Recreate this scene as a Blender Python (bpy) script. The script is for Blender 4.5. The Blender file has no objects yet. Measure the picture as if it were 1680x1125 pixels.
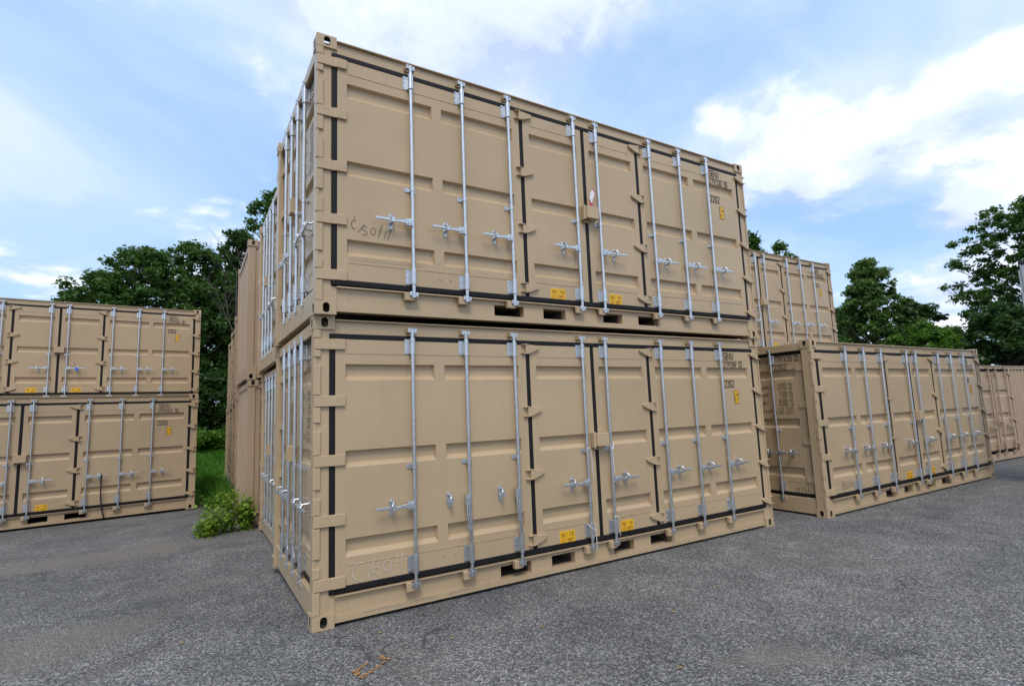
import bpy, bmesh, math, random
import numpy as np
from mathutils import Vector, Matrix

scene = bpy.context.scene
col = scene.collection
R_ = math.radians

# ------------------------------------------------------------------ camera
cam_d = bpy.data.cameras.new('camera')
cam_d.lens = 885.86 / 1680 * 36.0
cam_d.sensor_width = 36.0
cam_d.clip_start = 0.05
cam_d.clip_end = 3000
cam = bpy.data.objects.new('camera', cam_d)
cam.location = (-0.896941, -4.807597, 1.713556)
cam.rotation_euler = (1.694125, 0.0386145, -0.534081)
col.objects.link(cam)
scene.camera = cam

# ------------------------------------------------------------------ sky and sun
SUN_EL, SUN_AZ = R_(56), R_(205)          # azimuth clockwise from +Y
world = bpy.data.worlds.new('World')
scene.world = world
world.use_nodes = True
nt = world.node_tree
nt.nodes.clear()
def wn(t, **k):
    n = nt.nodes.new(t)
    for a, b in k.items():
        setattr(n, a, b)
    return n
out = wn('ShaderNodeOutputWorld')
bg_sky = wn('ShaderNodeBackground'); bg_sky.inputs[1].default_value = 0.15
sky = wn('ShaderNodeTexSky', sky_type='NISHITA')
sky.sun_disc = False
sky.sun_elevation = SUN_EL
sky.sun_rotation = SUN_AZ
sky.air_density = 1.0
sky.dust_density = 0.7
sky.ozone_density = 1.2
nt.links.new(sky.outputs[0], bg_sky.inputs[0])
tc = wn('ShaderNodeTexCoord')
sep = wn('ShaderNodeSeparateXYZ')
nt.links.new(tc.outputs['Generated'], sep.inputs[0])
def wmath(op, a, b=None, clamp=False):
    n = wn('ShaderNodeMath', operation=op); n.use_clamp = clamp
    for i, q in enumerate((a, b)):
        if q is None: continue
        if isinstance(q, (int, float)): n.inputs[i].default_value = q
        else: nt.links.new(q, n.inputs[i])
    return n.outputs[0]
zz = wmath('ADD', wmath('MAXIMUM', sep.outputs[2], 0.0), 0.22)
cx_ = wmath('DIVIDE', sep.outputs[0], zz)
cy_ = wmath('DIVIDE', sep.outputs[1], zz)
comb = wn('ShaderNodeCombineXYZ')
nt.links.new(cx_, comb.inputs[0]); nt.links.new(cy_, comb.inputs[1])
comb.inputs[2].default_value = 3.7
def cloud_noise(scale, detail, rough, dist, off):
    mp = wn('ShaderNodeMapping'); mp.inputs['Location'].default_value = off
    nt.links.new(comb.outputs[0], mp.inputs[0])
    n = wn('ShaderNodeTexNoise'); n.inputs['Scale'].default_value = scale
    n.inputs['Detail'].default_value = detail; n.inputs['Roughness'].default_value = rough
    n.inputs['Distortion'].default_value = dist
    nt.links.new(mp.outputs[0], n.inputs['Vector'])
    return n.outputs['Fac']
def ramp(fac, stops):
    n = wn('ShaderNodeValToRGB')
    e = n.color_ramp.elements
    while len(e) < len(stops): e.new(0.5)
    for i, (p, c) in enumerate(stops):
        e[i].position = p; e[i].color = c if len(c) == 4 else (*c, 1)
    n.color_ramp.interpolation = 'EASE'
    nt.links.new(fac, n.inputs[0])
    return n.outputs[0]
OFF = (14.1, 6.2, 0.0)
n_veil = cloud_noise(0.80, 7, 0.55, 0.5, OFF)
n_cum = cloud_noise(1.35, 12, 0.58, 0.12, (OFF[0] + 2.9, OFF[1] + 1.7, 0))
n_cum2 = cloud_noise(1.35, 12, 0.58, 0.12, (OFF[0] + 2.9 - 0.10, OFF[1] + 1.7 - 0.14, 0))   # the same cloud, shifted: lit side and shaded side
m_veil = ramp(n_veil, [(0.34, (0.70,)*3), (0.64, (0.96,)*3)])
m_cum = ramp(n_cum, [(0.47, (0,)*3), (0.58, (1,)*3)])
c_veil = ramp(n_veil, [(0.36, (0.31, 0.51, 0.82)), (0.50, (0.44, 0.60, 0.83)), (0.66, (0.60, 0.70, 0.86))])
lit = wmath('ADD', wmath('MULTIPLY', wmath('SUBTRACT', n_cum, n_cum2), 3.2), 0.5, True)
c_cum = ramp(lit, [(0.10, (0.47, 0.56, 0.79)), (0.50, (0.64, 0.72, 0.90)), (0.88, (0.98, 1.00, 1.04))])
mixc = wn('ShaderNodeMix', data_type='RGBA')
nt.links.new(m_cum, mixc.inputs[0]); nt.links.new(c_veil, mixc.inputs[6]); nt.links.new(c_cum, mixc.inputs[7])
c_cloud = mixc.outputs[2]
mask = wmath('MAXIMUM', m_veil, m_cum)
bg_c = wn('ShaderNodeBackground'); bg_c.inputs[1].default_value = 1.0
nt.links.new(c_cloud, bg_c.inputs[0])
mixw = wn('ShaderNodeMixShader')
nt.links.new(mask, mixw.inputs[0])
nt.links.new(bg_sky.outputs[0], mixw.inputs[1])
nt.links.new(bg_c.outputs[0], mixw.inputs[2])
nt.links.new(mixw.outputs[0], out.inputs[0])

sun_d = bpy.data.lights.new('sun', 'SUN')
sun_d.energy = 1.45
sun_d.angle = R_(22)
sun_d.color = (1.0, 0.96, 0.90)
sun = bpy.data.objects.new('sun', sun_d)
sdir = Vector((math.sin(SUN_AZ) * math.cos(SUN_EL), math.cos(SUN_AZ) * math.cos(SUN_EL), math.sin(SUN_EL)))
sun.rotation_euler = sdir.to_track_quat('Z', 'Y').to_euler()
sun.location = (0, -10, 20)
col.objects.link(sun)

vs = scene.view_settings
vs.view_transform = 'Standard'; vs.look = 'None'; vs.gamma = 1.0; vs.exposure = 0.43
vs.use_curve_mapping = False
scene.display_settings.display_device = 'sRGB'

# ------------------------------------------------------------------ materials
MATS = {}
class NT:
    def __init__(self, name):
        self.m = bpy.data.materials.new(name); self.m.use_nodes = True
        self.t = self.m.node_tree; self.t.nodes.clear()
        self.o = self.n('ShaderNodeOutputMaterial')
        MATS[name] = self.m
    def n(self, t, **k):
        x = self.t.nodes.new(t)
        for a, b in k.items(): setattr(x, a, b)
        return x
    def l(self, a, b): self.t.links.new(a, b)
    def noise(self, vec, scale, detail=4, rough=0.5, dist=0.0):
        x = self.n('ShaderNodeTexNoise')
        x.inputs['Scale'].default_value = scale; x.inputs['Detail'].default_value = detail
        x.inputs['Roughness'].default_value = rough; x.inputs['Distortion'].default_value = dist
        if vec is not None: self.l(vec, x.inputs['Vector'])
        return x.outputs['Fac']
    def ramp(self, fac, stops):
        x = self.n('ShaderNodeValToRGB'); e = x.color_ramp.elements
        while len(e) < len(stops): e.new(0.5)
        for i, (p, c) in enumerate(stops):
            e[i].position = p
            e[i].color = (c, c, c, 1) if isinstance(c, (int, float)) else (*c, 1)
        self.l(fac, x.inputs[0]); return x.outputs[0]
    def mix(self, fac, a, b, mode='MIX'):
        x = self.n('ShaderNodeMix', data_type='RGBA', blend_type=mode)
        for i, q in ((0, fac), (6, a), (7, b)):
            if isinstance(q, (int, float)): x.inputs[i].default_value = q
            elif isinstance(q, tuple): x.inputs[i].default_value = (*q, 1)
            else: self.l(q, x.inputs[i])
        return x.outputs[2]
    def math(self, op, a, b=None):
        x = self.n('ShaderNodeMath', operation=op)
        for i, q in enumerate((a, b)):
            if q is None: continue
            if isinstance(q, (int, float)): x.inputs[i].default_value = q
            else: self.l(q, x.inputs[i])
        return x.outputs[0]
    def bump(self, h, strength, dist):
        x = self.n('ShaderNodeBump'); x.inputs['Strength'].default_value = strength
        x.inputs['Distance'].default_value = dist
        self.l(h, x.inputs['Height']); return x
    def bsdf(self, base=None, rough=0.5, metal=0.0, normal=None, spec=0.5):
        x = self.n('ShaderNodeBsdfPrincipled')
        for key, q in (('Base Color', base), ('Roughness', rough), ('Metallic', metal), ('Specular IOR Level', spec)):
            if q is None: continue
            if isinstance(q, (int, float)): x.inputs[key].default_value = q
            elif isinstance(q, tuple): x.inputs[key].default_value = (*q, 1)
            else: self.l(q, x.inputs[key])
        if normal is not None: self.l(normal, x.inputs['Normal'])
        self.l(x.outputs[0], self.o.inputs[0]); return x
    def pos(self):
        return self.n('ShaderNodeNewGeometry').outputs['Position']
    def scaled(self, vec, s):
        x = self.n('ShaderNodeMapping'); x.inputs['Scale'].default_value = s
        self.l(vec, x.inputs[0]); return x.outputs[0]

def paint(name, c, rough=0.42, dirt=(0.20, 0.15, 0.10)):
    t = NT(name); p = t.pos()
    big = t.noise(p, 0.9, 3, 0.5)
    streak = t.noise(t.scaled(p, (14, 14, 0.9)), 1.0, 5, 0.6)
    fine = t.noise(p, 60, 3, 0.6)
    c2 = tuple(q * 0.90 for q in c)
    base = t.mix(t.ramp(big, [(0.35, 0.0), (0.68, 1.0)]), c, c2)
    base = t.mix(t.math('MULTIPLY', t.ramp(streak, [(0.52, 0.0), (0.80, 1.0)]), 0.10), base, dirt)
    scr = t.noise(t.scaled(p, (3, 3, 26)), 1.6, 6, 0.7, 0.6)
    base = t.mix(t.math('MULTIPLY', t.ramp(scr, [(0.66, 0.0), (0.74, 1.0)]), 0.22), base, tuple(min(1, q * 1.35) for q in c))
    chip = t.ramp(t.noise(p, 23, 4, 0.75, 0.4), [(0.755, 0.0), (0.775, 1.0)])
    base = t.mix(t.math('MULTIPLY', chip, 0.55), base, (0.13, 0.085, 0.06))
    rg = t.ramp(fine, [(0.3, rough - 0.06), (0.7, rough + 0.10)])
    wob = t.noise(p, 2.2, 2, 0.4)
    b1 = t.bump(wob, 0.35, 0.02)
    b2 = t.bump(t.noise(p, 340, 2, 0.5), 0.06, 0.002)
    t.l(b1.outputs[0], b2.inputs['Normal'])
    t.bsdf(base, rg, 0.0, b2.outputs[0], 0.45)
paint('tan_paint', (0.510, 0.365, 0.214), 0.30)
paint('tan_paint_aged', (0.465, 0.332, 0.196), 0.46)
paint('pink_tan_paint', (0.445, 0.308, 0.196), 0.5)
def plain(name, c, rough=0.5, metal=0.0, var=0.12, scale=8.0, bump=0.0, spec=0.5):
    t = NT(name); p = t.pos()
    n = t.noise(p, scale, 5, 0.6)
    lo = tuple(q * (1 - var) for q in c); hi = tuple(min(1, q * (1 + var)) for q in c)
    base = t.mix(t.ramp(n, [(0.3, 0.0), (0.7, 1.0)]), lo, hi)
    nm = t.bump(n, bump, 0.01).outputs[0] if bump else None
    rg = t.ramp(t.noise(p, scale * 5, 3), [(0.3, max(0.05, rough - 0.08)), (0.7, min(1, rough + 0.08))])
    t.bsdf(base, rg, metal, nm, spec)
plain('galvanised_steel', (0.62, 0.63, 0.64), 0.34, 0.93, 0.14, 30)
plain('zinc_steel', (0.60, 0.61, 0.62), 0.40, 0.93, 0.22, 60)
plain('rubber', (0.012, 0.011, 0.011), 0.55, 0, 0.3, 12, 0.2, 0.22)
plain('black_print', (0.018, 0.016, 0.015), 0.6, 0, 0.3, 30)
plain('sticker_ink', (0.06, 0.04, 0.02), 0.5, 0, 0.2, 30)
plain('marker_ink', (0.06, 0.055, 0.05), 0.6, 0, 0.3, 60)
plain('chalk', (0.60, 0.53, 0.43), 0.9, 0, 0.25, 90)
plain('scuff_mark', (0.30, 0.24, 0.22), 0.7, 0, 0.4, 80)
plain('yellow_vinyl', (0.86, 0.45, 0.012), 0.4, 0, 0.06, 6)
plain('white_plastic', (0.75, 0.74, 0.72), 0.4, 0, 0.08, 20)
plain('red_plastic', (0.55, 0.035, 0.04), 0.4, 0, 0.1, 20)
plain('blue_plastic', (0.03, 0.16, 0.60), 0.35, 0, 0.1, 20)
plain('black_strap', (0.018, 0.017, 0.017), 0.75, 0, 0.3, 30)
plain('shaded_pocket_steel', (0.10, 0.085, 0.065), 0.7, 0.0, 0.4, 9)  # dirty bare steel, with the shade inside the holes put into its colour
plain('roof_steel', (0.33, 0.26, 0.18), 0.6, 0, 0.15, 3)
plain('trailer_grey', (0.46, 0.47, 0.49), 0.4, 0, 0.05, 2)
plain('dark_trim', (0.02, 0.02, 0.022), 0.4, 0, 0.2, 6)
plain('tyre_rubber', (0.02, 0.02, 0.02), 0.8, 0, 0.3, 14)
plain('orange_spray', (0.36, 0.18, 0.07), 0.85, 0, 0.35, 70)
plain('pebble', (0.30, 0.29, 0.275), 0.85, 0, 0.45, 30)
plain('fallen_leaf', (0.42, 0.24, 0.07), 0.7, 0, 0.4, 40)

def bark(name, c):
    t = NT(name); p = t.pos()
    n = t.noise(t.scaled(p, (9, 9, 2)), 2.0, 6, 0.65, 0.5)
    base = t.mix(n, tuple(q * 0.5 for q in c), tuple(q * 1.4 for q in c))
    t.bsdf(base, 0.9, 0, t.bump(n, 0.8, 0.03).outputs[0])
bark('bark', (0.085, 0.068, 0.052))
bark('pale_bark', (0.17, 0.15, 0.12))
def leaves(name, dark, light, trans=0.35):
    t = NT(name)
    g = t.n('ShaderNodeNewGeometry')
    rnd = g.outputs['Random Per Island']
    clump = t.noise(g.outputs['Position'], 0.9, 3, 0.5)
    f = t.math('ADD', t.math('MULTIPLY', rnd, 0.6), t.math('MULTIPLY', clump, 0.5))
    base = t.ramp(f, [(0.15, dark), (0.85, light)])
    d = t.n('ShaderNodeBsdfPrincipled'); d.inputs['Roughness'].default_value = 0.45
    d.inputs['Specular IOR Level'].default_value = 0.35
    t.l(base, d.inputs['Base Color'])
    tr = t.n('ShaderNodeBsdfTranslucent')
    t.l(t.mix(0.5, base, (0.10, 0.16, 0.02), 'ADD'), tr.inputs['Color'])
    mx = t.n('ShaderNodeMixShader'); mx.inputs[0].default_value = trans
    t.l(d.outputs[0], mx.inputs[1]); t.l(tr.outputs[0], mx.inputs[2])
    t.l(mx.outputs[0], t.o.inputs[0])
leaves('leaf_green', (0.026, 0.070, 0.014), (0.095, 0.180, 0.038))
leaves('leaf_dark', (0.016, 0.044, 0.012), (0.056, 0.115, 0.028))
leaves('leaf_olive', (0.036, 0.090, 0.018), (0.130, 0.210, 0.048))
leaves('leaf_bright', (0.040, 0.115, 0.010), (0.12, 0.24, 0.025), 0.4)
leaves('leaf_weed', (0.075, 0.16, 0.014), (0.30, 0.42, 0.05), 0.4)
leaves('grass_blade', (0.035, 0.130, 0.010), (0.10, 0.26, 0.022), 0.35)

def ground_mat():
    t = NT('gravel_asphalt'); p = t.pos()
    big = t.noise(p, 0.35, 5, 0.6, 0.4)
    mid = t.noise(p, 2.3, 5, 0.6)
    def voro(scale):
        v = t.n('ShaderNodeTexVoronoi'); v.inputs['Scale'].default_value = scale
        v.inputs['Randomness'].default_value = 1.0
        jit = t.n('ShaderNodeVectorMath', operation='ADD')
        nn = t.n('ShaderNodeTexNoise'); nn.inputs['Scale'].default_value = scale * 0.4
        t.l(p, nn.inputs['Vector'])
        sc = t.n('ShaderNodeVectorMath', operation='SCALE'); sc.inputs['Scale'].default_value = 0.6 / scale
        t.l(nn.outputs['Color'], sc.inputs[0])
        t.l(p, jit.inputs[0]); t.l(sc.outputs[0], jit.inputs[1])
        t.l(jit.outputs[0], v.inputs['Vector'])
        return v
    v1, v2 = voro(72), voro(140)
    sepa = t.n('ShaderNodeSeparateColor'); t.l(v1.outputs['Color'], sepa.inputs[0])
    sepb = t.n('ShaderNodeSeparateColor'); t.l(v2.outputs['Color'], sepb.inputs[0])
    stone = t.ramp(sepa.outputs[0], [(0.0, (0.045, 0.045, 0.047)), (0.40, (0.14, 0.138, 0.138)), (0.72, (0.30, 0.292, 0.28)), (0.96, (0.52, 0.505, 0.475))])
    stone2 = t.ramp(sepb.outputs[1], [(0.0, (0.045, 0.045, 0.046)), (0.6, (0.17, 0.168, 0.166)), (1.0, (0.44, 0.43, 0.415))])
    st = t.mix(0.36, stone, stone2)
    tint = t.ramp(sepa.outputs[2], [(0.90, (1, 1, 1)), (0.97, (1.25, 1.0, 0.72))])
    st = t.mix(1.0, st, tint, 'MULTIPLY')
    gap = t.ramp(v1.outputs['Distance'], [(0.30, 0.0), (0.75, 1.0)])
    st = t.mix(t.math('MULTIPLY', gap, 0.55), st, (0.045, 0.045, 0.048))
    st = t.mix(1.0, st, t.ramp(mid, [(0.25, 0.78), (0.75, 1.2)]), 'MULTIPLY')
    st = t.mix(1.0, st, t.ramp(t.noise(p, 0.55, 5, 0.6, 1.0), [(0.32, (0.78, 0.78, 0.80)), (0.66, (1.24, 1.21, 1.16))]), 'MULTIPLY')
    # worn, dust-filled patches and tarry ones
    dust = t.ramp(t.noise(p, 0.55, 6, 0.65, 0.6), [(0.56, 0.0), (0.68, 1.0)])
    st = t.mix(t.math('MULTIPLY', dust, 0.55), st, (0.135, 0.118, 0.098))
    wv = t.n('ShaderNodeVectorMath', operation='ADD')
    nz = t.n('ShaderNodeTexNoise'); nz.inputs['Scale'].default_value = 1.1; nz.inputs['Detail'].default_value = 6
    t.l(p, nz.inputs['Vector'])
    t.l(p, wv.inputs[0]); t.l(nz.outputs['Color'], wv.inputs[1])
    for (ex, ey, rot, sx, sy, amt) in ((-1.9, 4.95, 0.06, 2.2, 0.62, 0.85), (-1.75, 1.0, 0.5, 0.9, 0.55, 0.60), (2.7, -2.45, -0.5, 0.6, 0.22, 0.55), (-0.2, 2.6, 0.3, 1.6, 0.3, 0.35)):
        mp = t.n('ShaderNodeMapping', vector_type='TEXTURE')
        mp.inputs['Location'].default_value = (ex + 0.5, ey + 0.5, 0.5); mp.inputs['Rotation'].default_value = (0, 0, rot); mp.inputs['Scale'].default_value = (sx, sy, 3)
        t.l(wv.outputs[0], mp.inputs[0])
        ln = t.n('ShaderNodeVectorMath', operation='LENGTH'); t.l(mp.outputs[0], ln.inputs[0])
        k = t.ramp(ln.outputs['Value'], [(0.45, 1.0), (1.0, 0.0)])
        st = t.mix(t.math('MULTIPLY', k, amt), st, t.mix(sepb.outputs[1], (0.140, 0.120, 0.098), (0.285, 0.25, 0.208)))
    crk = t.n('ShaderNodeTexVoronoi', feature='DISTANCE_TO_EDGE'); crk.inputs['Scale'].default_value = 0.33
    cw = t.n('ShaderNodeVectorMath', operation='ADD'); t.l(p, cw.inputs[0])
    cn = t.n('ShaderNodeTexNoise'); cn.inputs['Scale'].default_value = 1.7; cn.inputs['Detail'].default_value = 6
    t.l(p, cn.inputs['Vector']); t.l(cn.outputs['Color'], cw.inputs[1]); t.l(cw.outputs[0], crk.inputs['Vector'])
    ck = t.math('MULTIPLY', t.ramp(crk.outputs['Distance'], [(0.0, 1.0), (0.006, 0.0)]), t.ramp(t.noise(p, 0.8, 3), [(0.48, 0.0), (0.58, 0.75)]))
    st = t.mix(ck, st, (0.030, 0.030, 0.031))
    tar = t.ramp(big, [(0.30, 1.0), (0.46, 0.0)])
    st = t.mix(t.math('MULTIPLY', tar, 0.40), st, (0.055, 0.056, 0.060))
    h = t.math('SUBTRACT', 1.0, v1.outputs['Distance'])
    h = t.math('ADD', h, t.math('MULTIPLY', sepa.outputs[1], 0.7))
    h2 = t.math('ADD', h, t.math('MULTIPLY', mid, 1.5))
    t.bsdf(st, 0.85, 0, t.bump(h2, 0.9, 0.012).outputs[0], 0.3)
ground_mat()
def grass_ground():
    t = NT('grass_soil'); p = t.pos()
    n = t.noise(p, 1.2, 6, 0.6)
    base = t.mix(n, (0.045, 0.130, 0.012), (0.085, 0.210, 0.022))
    t.bsdf(base, 0.9, 0, t.bump(t.noise(p, 40, 4), 0.8, 0.03).outputs[0], 0.2)
grass_ground()

# ------------------------------------------------------------------ mesh helpers
class MB:
    def __init__(self): self.v = []; self.f = []; self.s = []; self.m = []; self.mi = 0
    def face(self, pts, smooth=False):
        i = len(self.v); self.v += [tuple(p) for p in pts]
        self.f.append(tuple(range(i, i + len(pts)))); self.s.append(smooth); self.m.append(self.mi)
    def idx(self, vs, fs, smooth=False):
        i = len(self.v); self.v += [tuple(p) for p in vs]
        for f in fs: self.f.append(tuple(i + q for q in f)); self.s.append(smooth); self.m.append(self.mi)
    def box(self, x0, x1, y0, y1, z0, z1):
        if x0 > x1: x0, x1 = x1, x0
        if y0 > y1: y0, y1 = y1, y0
        if z0 > z1: z0, z1 = z1, z0
        v = [(x0, y0, z0), (x1, y0, z0), (x1, y1, z0), (x0, y1, z0), (x0, y0, z1), (x1, y0, z1), (x1, y1, z1), (x0, y1, z1)]
        self.idx(v, [(0, 3, 2, 1), (4, 5, 6, 7), (0, 1, 5, 4), (1, 2, 6, 5), (2, 3, 7, 6), (3, 0, 4, 7)])
        return self
    def tube(self, pts, rad, n=10, caps=True):
        pts = [Vector(p) for p in pts]
        rads = rad if isinstance(rad, (list, tuple)) else [rad] * len(pts)
        rings = []
        ref = None
        for i, p in enumerate(pts):
            d = (pts[min(i + 1, len(pts) - 1)] - pts[max(i - 1, 0)]).normalized()
            if ref is None:
                ref = Vector((1, 0, 0)) if abs(d.x) < 0.8 else Vector((0, 1, 0))
            a = (ref - d * ref.dot(d)).normalized(); ref = a
            b = d.cross(a)
            rings.append([p + (a * math.cos(2 * math.pi * k / n) + b * math.sin(2 * math.pi * k / n)) * rads[i] for k in range(n)])
        vs = [q for r in rings for q in r]
        fs = []
        for i in range(len(pts) - 1):
            for k in range(n):
                fs.append((i * n + k, i * n + (k + 1) % n, (i + 1) * n + (k + 1) % n, (i + 1) * n + k))
        self.idx(vs, fs, True)
        if caps:
            self.face(list(reversed(rings[0]))); self.face(rings[-1])
        return self
    def prism(self, poly, h0, h1, axis='y'):
        """poly of 2-D points extruded along an axis: y -> poly is (x,z); z -> poly is (x,y); x -> poly is (y,z)"""
        def m(p, h):
            return {'y': (p[0], h, p[1]), 'z': (p[0], p[1], h), 'x': (h, p[0], p[1])}[axis]
        a = [m(p, h0) for p in poly]; b = [m(p, h1) for p in poly]
        n = len(poly)
        self.idx(a + b, [tuple(range(n)), tuple(range(2 * n - 1, n - 1, -1))] + [(i, (i + 1) % n, n + (i + 1) % n, n + i) for i in range(n)])
        return self
    def panel(self, x0, x1, z0, z1, y, recs=(), depth=0.038, ct=0.016, cb=0.040, cs=0.012, thick=0.045):
        xs = sorted({x0, x1, *[r[0] for r in recs], *[r[1] for r in recs]})
        zs = sorted({z0, z1, *[r[2] for r in recs], *[r[3] for r in recs]})
        for i in range(len(xs) - 1):
            for j in range(len(zs) - 1):
                cx, cz = (xs[i] + xs[i + 1]) / 2, (zs[j] + zs[j + 1]) / 2
                if any(r[0] < cx < r[1] and r[2] < cz < r[3] for r in recs): continue
                self.face([(xs[i], y, zs[j]), (xs[i + 1], y, zs[j]), (xs[i + 1], y, zs[j + 1]), (xs[i], y, zs[j + 1])])
        for a, b, c, d in recs:
            o = [(a, y, c), (b, y, c), (b, y, d), (a, y, d)]
            q = [(a + cs, y + depth, c + cb), (b - cs, y + depth, c + cb), (b - cs, y + depth, d - ct), (a + cs, y + depth, d - ct)]
            self.face(q)
            for k in range(4):
                self.face([o[k], o[(k + 1) % 4], q[(k + 1) % 4], q[k]])
        o = [(x0, y, z0), (x1, y, z0), (x1, y, z1), (x0, y, z1)]
        q = [(p[0], y + thick, p[2]) for p in o]
        for k in range(4): self.face([o[(k + 1) % 4], o[k], q[k], q[(k + 1) % 4]])
        return self
    def corrugated(self, x0, x1, z0, z1, y, depth=0.036, pitch=0.26, slope=0.05):
        n = max(1, round((x1 - x0) / pitch)); p = (x1 - x0) / n
        pr = []
        for i in range(n):
            a = x0 + i * p; h = p / 2
            pr += [(a, y), (a + h - slope, y), (a + h, y + depth), (a + p - slope, y + depth)]
        pr.append((x1, y))
        for i in range(len(pr) - 1):
            (a, ya), (b, yb) = pr[i], pr[i + 1]
            self.face([(a, ya, z0), (b, yb, z0), (b, yb, z1), (a, ya, z1)])
        return self
    def mesh(self, name, mat, bevel=0.0, seg=1):
        me = bpy.data.meshes.new(name)
        me.from_pydata(self.v, [], self.f)
        me.polygons.foreach_set('use_smooth', self.s); me.polygons.foreach_set('material_index', self.m)
        if bevel > 0:
            bm = bmesh.new(); bm.from_mesh(me)
            bmesh.ops.recalc_face_normals(bm, faces=bm.faces)
            es = [e for e in bm.edges if len(e.link_faces) == 2 and e.calc_face_angle(0) > 0.6]
            bmesh.ops.bevel(bm, geom=es, offset=bevel, offset_type='OFFSET', segments=seg, profile=0.6, affect='EDGES', clamp_overlap=True)
            bm.to_mesh(me); bm.free()
        me.materials.append(MATS[mat])
        if max(self.m): me.materials.append(MATS['shaded_pocket_steel'])
        me.update()
        return me

CACHE = {}
def part(name, key, mat, fn, parent, loc=(0, 0, 0), rz=0.0, bevel=0.0, seg=1):
    k = (key, mat)
    if k not in CACHE:
        mb = MB(); fn(mb); CACHE[k] = mb.mesh(name, mat, bevel, seg)
    o = bpy.data.objects.new(name, CACHE[k]); col.objects.link(o)
    o.location = loc; o.rotation_euler = (0, 0, rz)
    if parent is not None: o.parent = parent
    return o
def single(name, mat, fn, parent=None, loc=(0, 0, 0), rz=0.0, bevel=0.0):
    mb = MB(); fn(mb)
    o = bpy.data.objects.new(name, mb.mesh(name, mat, bevel)); col.objects.link(o)
    o.location = loc; o.rotation_euler = (0, 0, rz)
    if parent is not None: o.parent = parent
    return o
def tag(o, label=None, cat=None, group=None, kind=None):
    if label: o['label'] = label
    if cat: o['category'] = cat
    if group: o['group'] = group
    if kind: o['kind'] = kind
    return o
def empty(name, loc, rz=0.0):
    o = bpy.data.objects.new(name, None); col.objects.link(o)
    o.empty_display_size = 0.3; o.location = loc; o.rotation_euler = (0, 0, rz); return o

# ------------------------------------------------------------------ lettering
TXT = {}
def arc(cx, cz, rx, rz, a0, a1, n=14):
    return [(cx + rx * math.cos(R_(a0 + (a1 - a0) * i / n)), cz + rz * math.sin(R_(a0 + (a1 - a0) * i / n))) for i in range(n + 1)]
_o = arc(.5, .72, .5, .28, 0, 180, 8) + arc(.5, .28, .5, .28, 180, 360, 8) + [(1, .72)]
GLYPH = {
 '0': [_o], 'O': [_o], '1': [[(.15, .78), (.55, 1), (.55, 0)]], 'I': [[(.5, 0), (.5, 1)]],
 '2': [arc(.5, .74, .5, .26, 170, -25, 9) + [(0, 0), (1, 0)]],
 '3': [arc(.48, .75, .46, .25, 150, -85, 9) + arc(.48, .27, .52, .27, 80, -155, 9)],
 '4': [[(.78, 0), (.78, 1), (0, .28), (1, .28)]],
 '5': [[(.92, 1), (.12, 1), (.06, .54)] + arc(.48, .32, .50, .32, 125, -150, 10)],
 '6': [[(.80, 1), (.12, .48)] + arc(.5, .30, .5, .30, 150, 510, 14)], '7': [[(0, 1), (1, 1), (.38, 0)]],
 '8': [arc(.5, .76, .42, .24, -90, 270, 12), arc(.5, .27, .5, .27, 90, 450, 12)],
 '9': [[(.20, 0), (.88, .52)] + arc(.5, .70, .5, .30, -30, 330, 14)],
 'S': [arc(.5, .74, .48, .26, 25, 265, 9) + arc(.5, .25, .5, .25, 80, -160, 9)],
 'B': [[(0, 0), (0, 1), (.55, 1)] + arc(.55, .76, .38, .24, 90, -90, 7) + [(0, .52)], [(.55, .52)] + arc(.55, .26, .45, .26, 90, -90, 7) + [(0, 0)]],
 'U': [[(0, 1), (0, .3)] + arc(.5, .28, .5, .28, 180, 360, 8) + [(1, 1)]],
 'G': [arc(.5, .72, .5, .28, 20, 180, 8) + arc(.5, .28, .5, .28, 180, 360, 8) + [(1, .48), (.55, .48)]],
 'C': [arc(.5, .72, .5, .28, 20, 180, 8) + arc(.5, .28, .5, .28, 180, 340, 8)],
 'K': [[(0, 0), (0, 1)], [(.95, 1), (0, .42)], [(.32, .62), (1, 0)]], 'L': [[(0, 1), (0, 0), (.9, 0)]],
 'M': [[(0, 0), (0, 1), (.5, .35), (1, 1), (1, 0)]], 'F': [[(0, 0), (0, 1), (.95, 1)], [(0, .52), (.8, .52)]],
 'T': [[(0, 1), (1, 1)], [(.5, 1), (.5, 0)]], 'R': [[(0, 0), (0, 1), (.5, 1)] + arc(.5, .76, .45, .24, 90, -90, 7) + [(0, .52)], [(.45, .52), (1, 0)]],
 'A': [[(0, 0), (.5, 1), (1, 0)], [(.18, .34), (.82, .34)]], 'E': [[(.95, 0), (0, 0), (0, 1), (.95, 1)], [(0, .52), (.8, .52)]],
 'N': [[(0, 0), (0, 1), (1, 0), (1, 1)]], 'P': [[(0, 0), (0, 1), (.5, 1)] + arc(.5, .74, .48, .26, 90, -90, 7) + [(0, .48)]],
 'Y': [[(0, 1), (.5, .5), (1, 1)], [(.5, .5), (.5, 0)]], 'm': [[(0, 0), (0, .6), (.4, .6), (.5, .45), (.5, 0)], [(.5, .45), (.62, .6), (1, .6), (1, 0)]],
 '.': [[(.45, 0), (.45, .10)]], ',': [[(.5, .08), (.38, -.10)]], '\u2019': [[(.5, 1), (.4, .75)]], '"': [[(.3, 1), (.3, .75)], [(.7, 1), (.7, .75)]], ' ': []}
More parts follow.
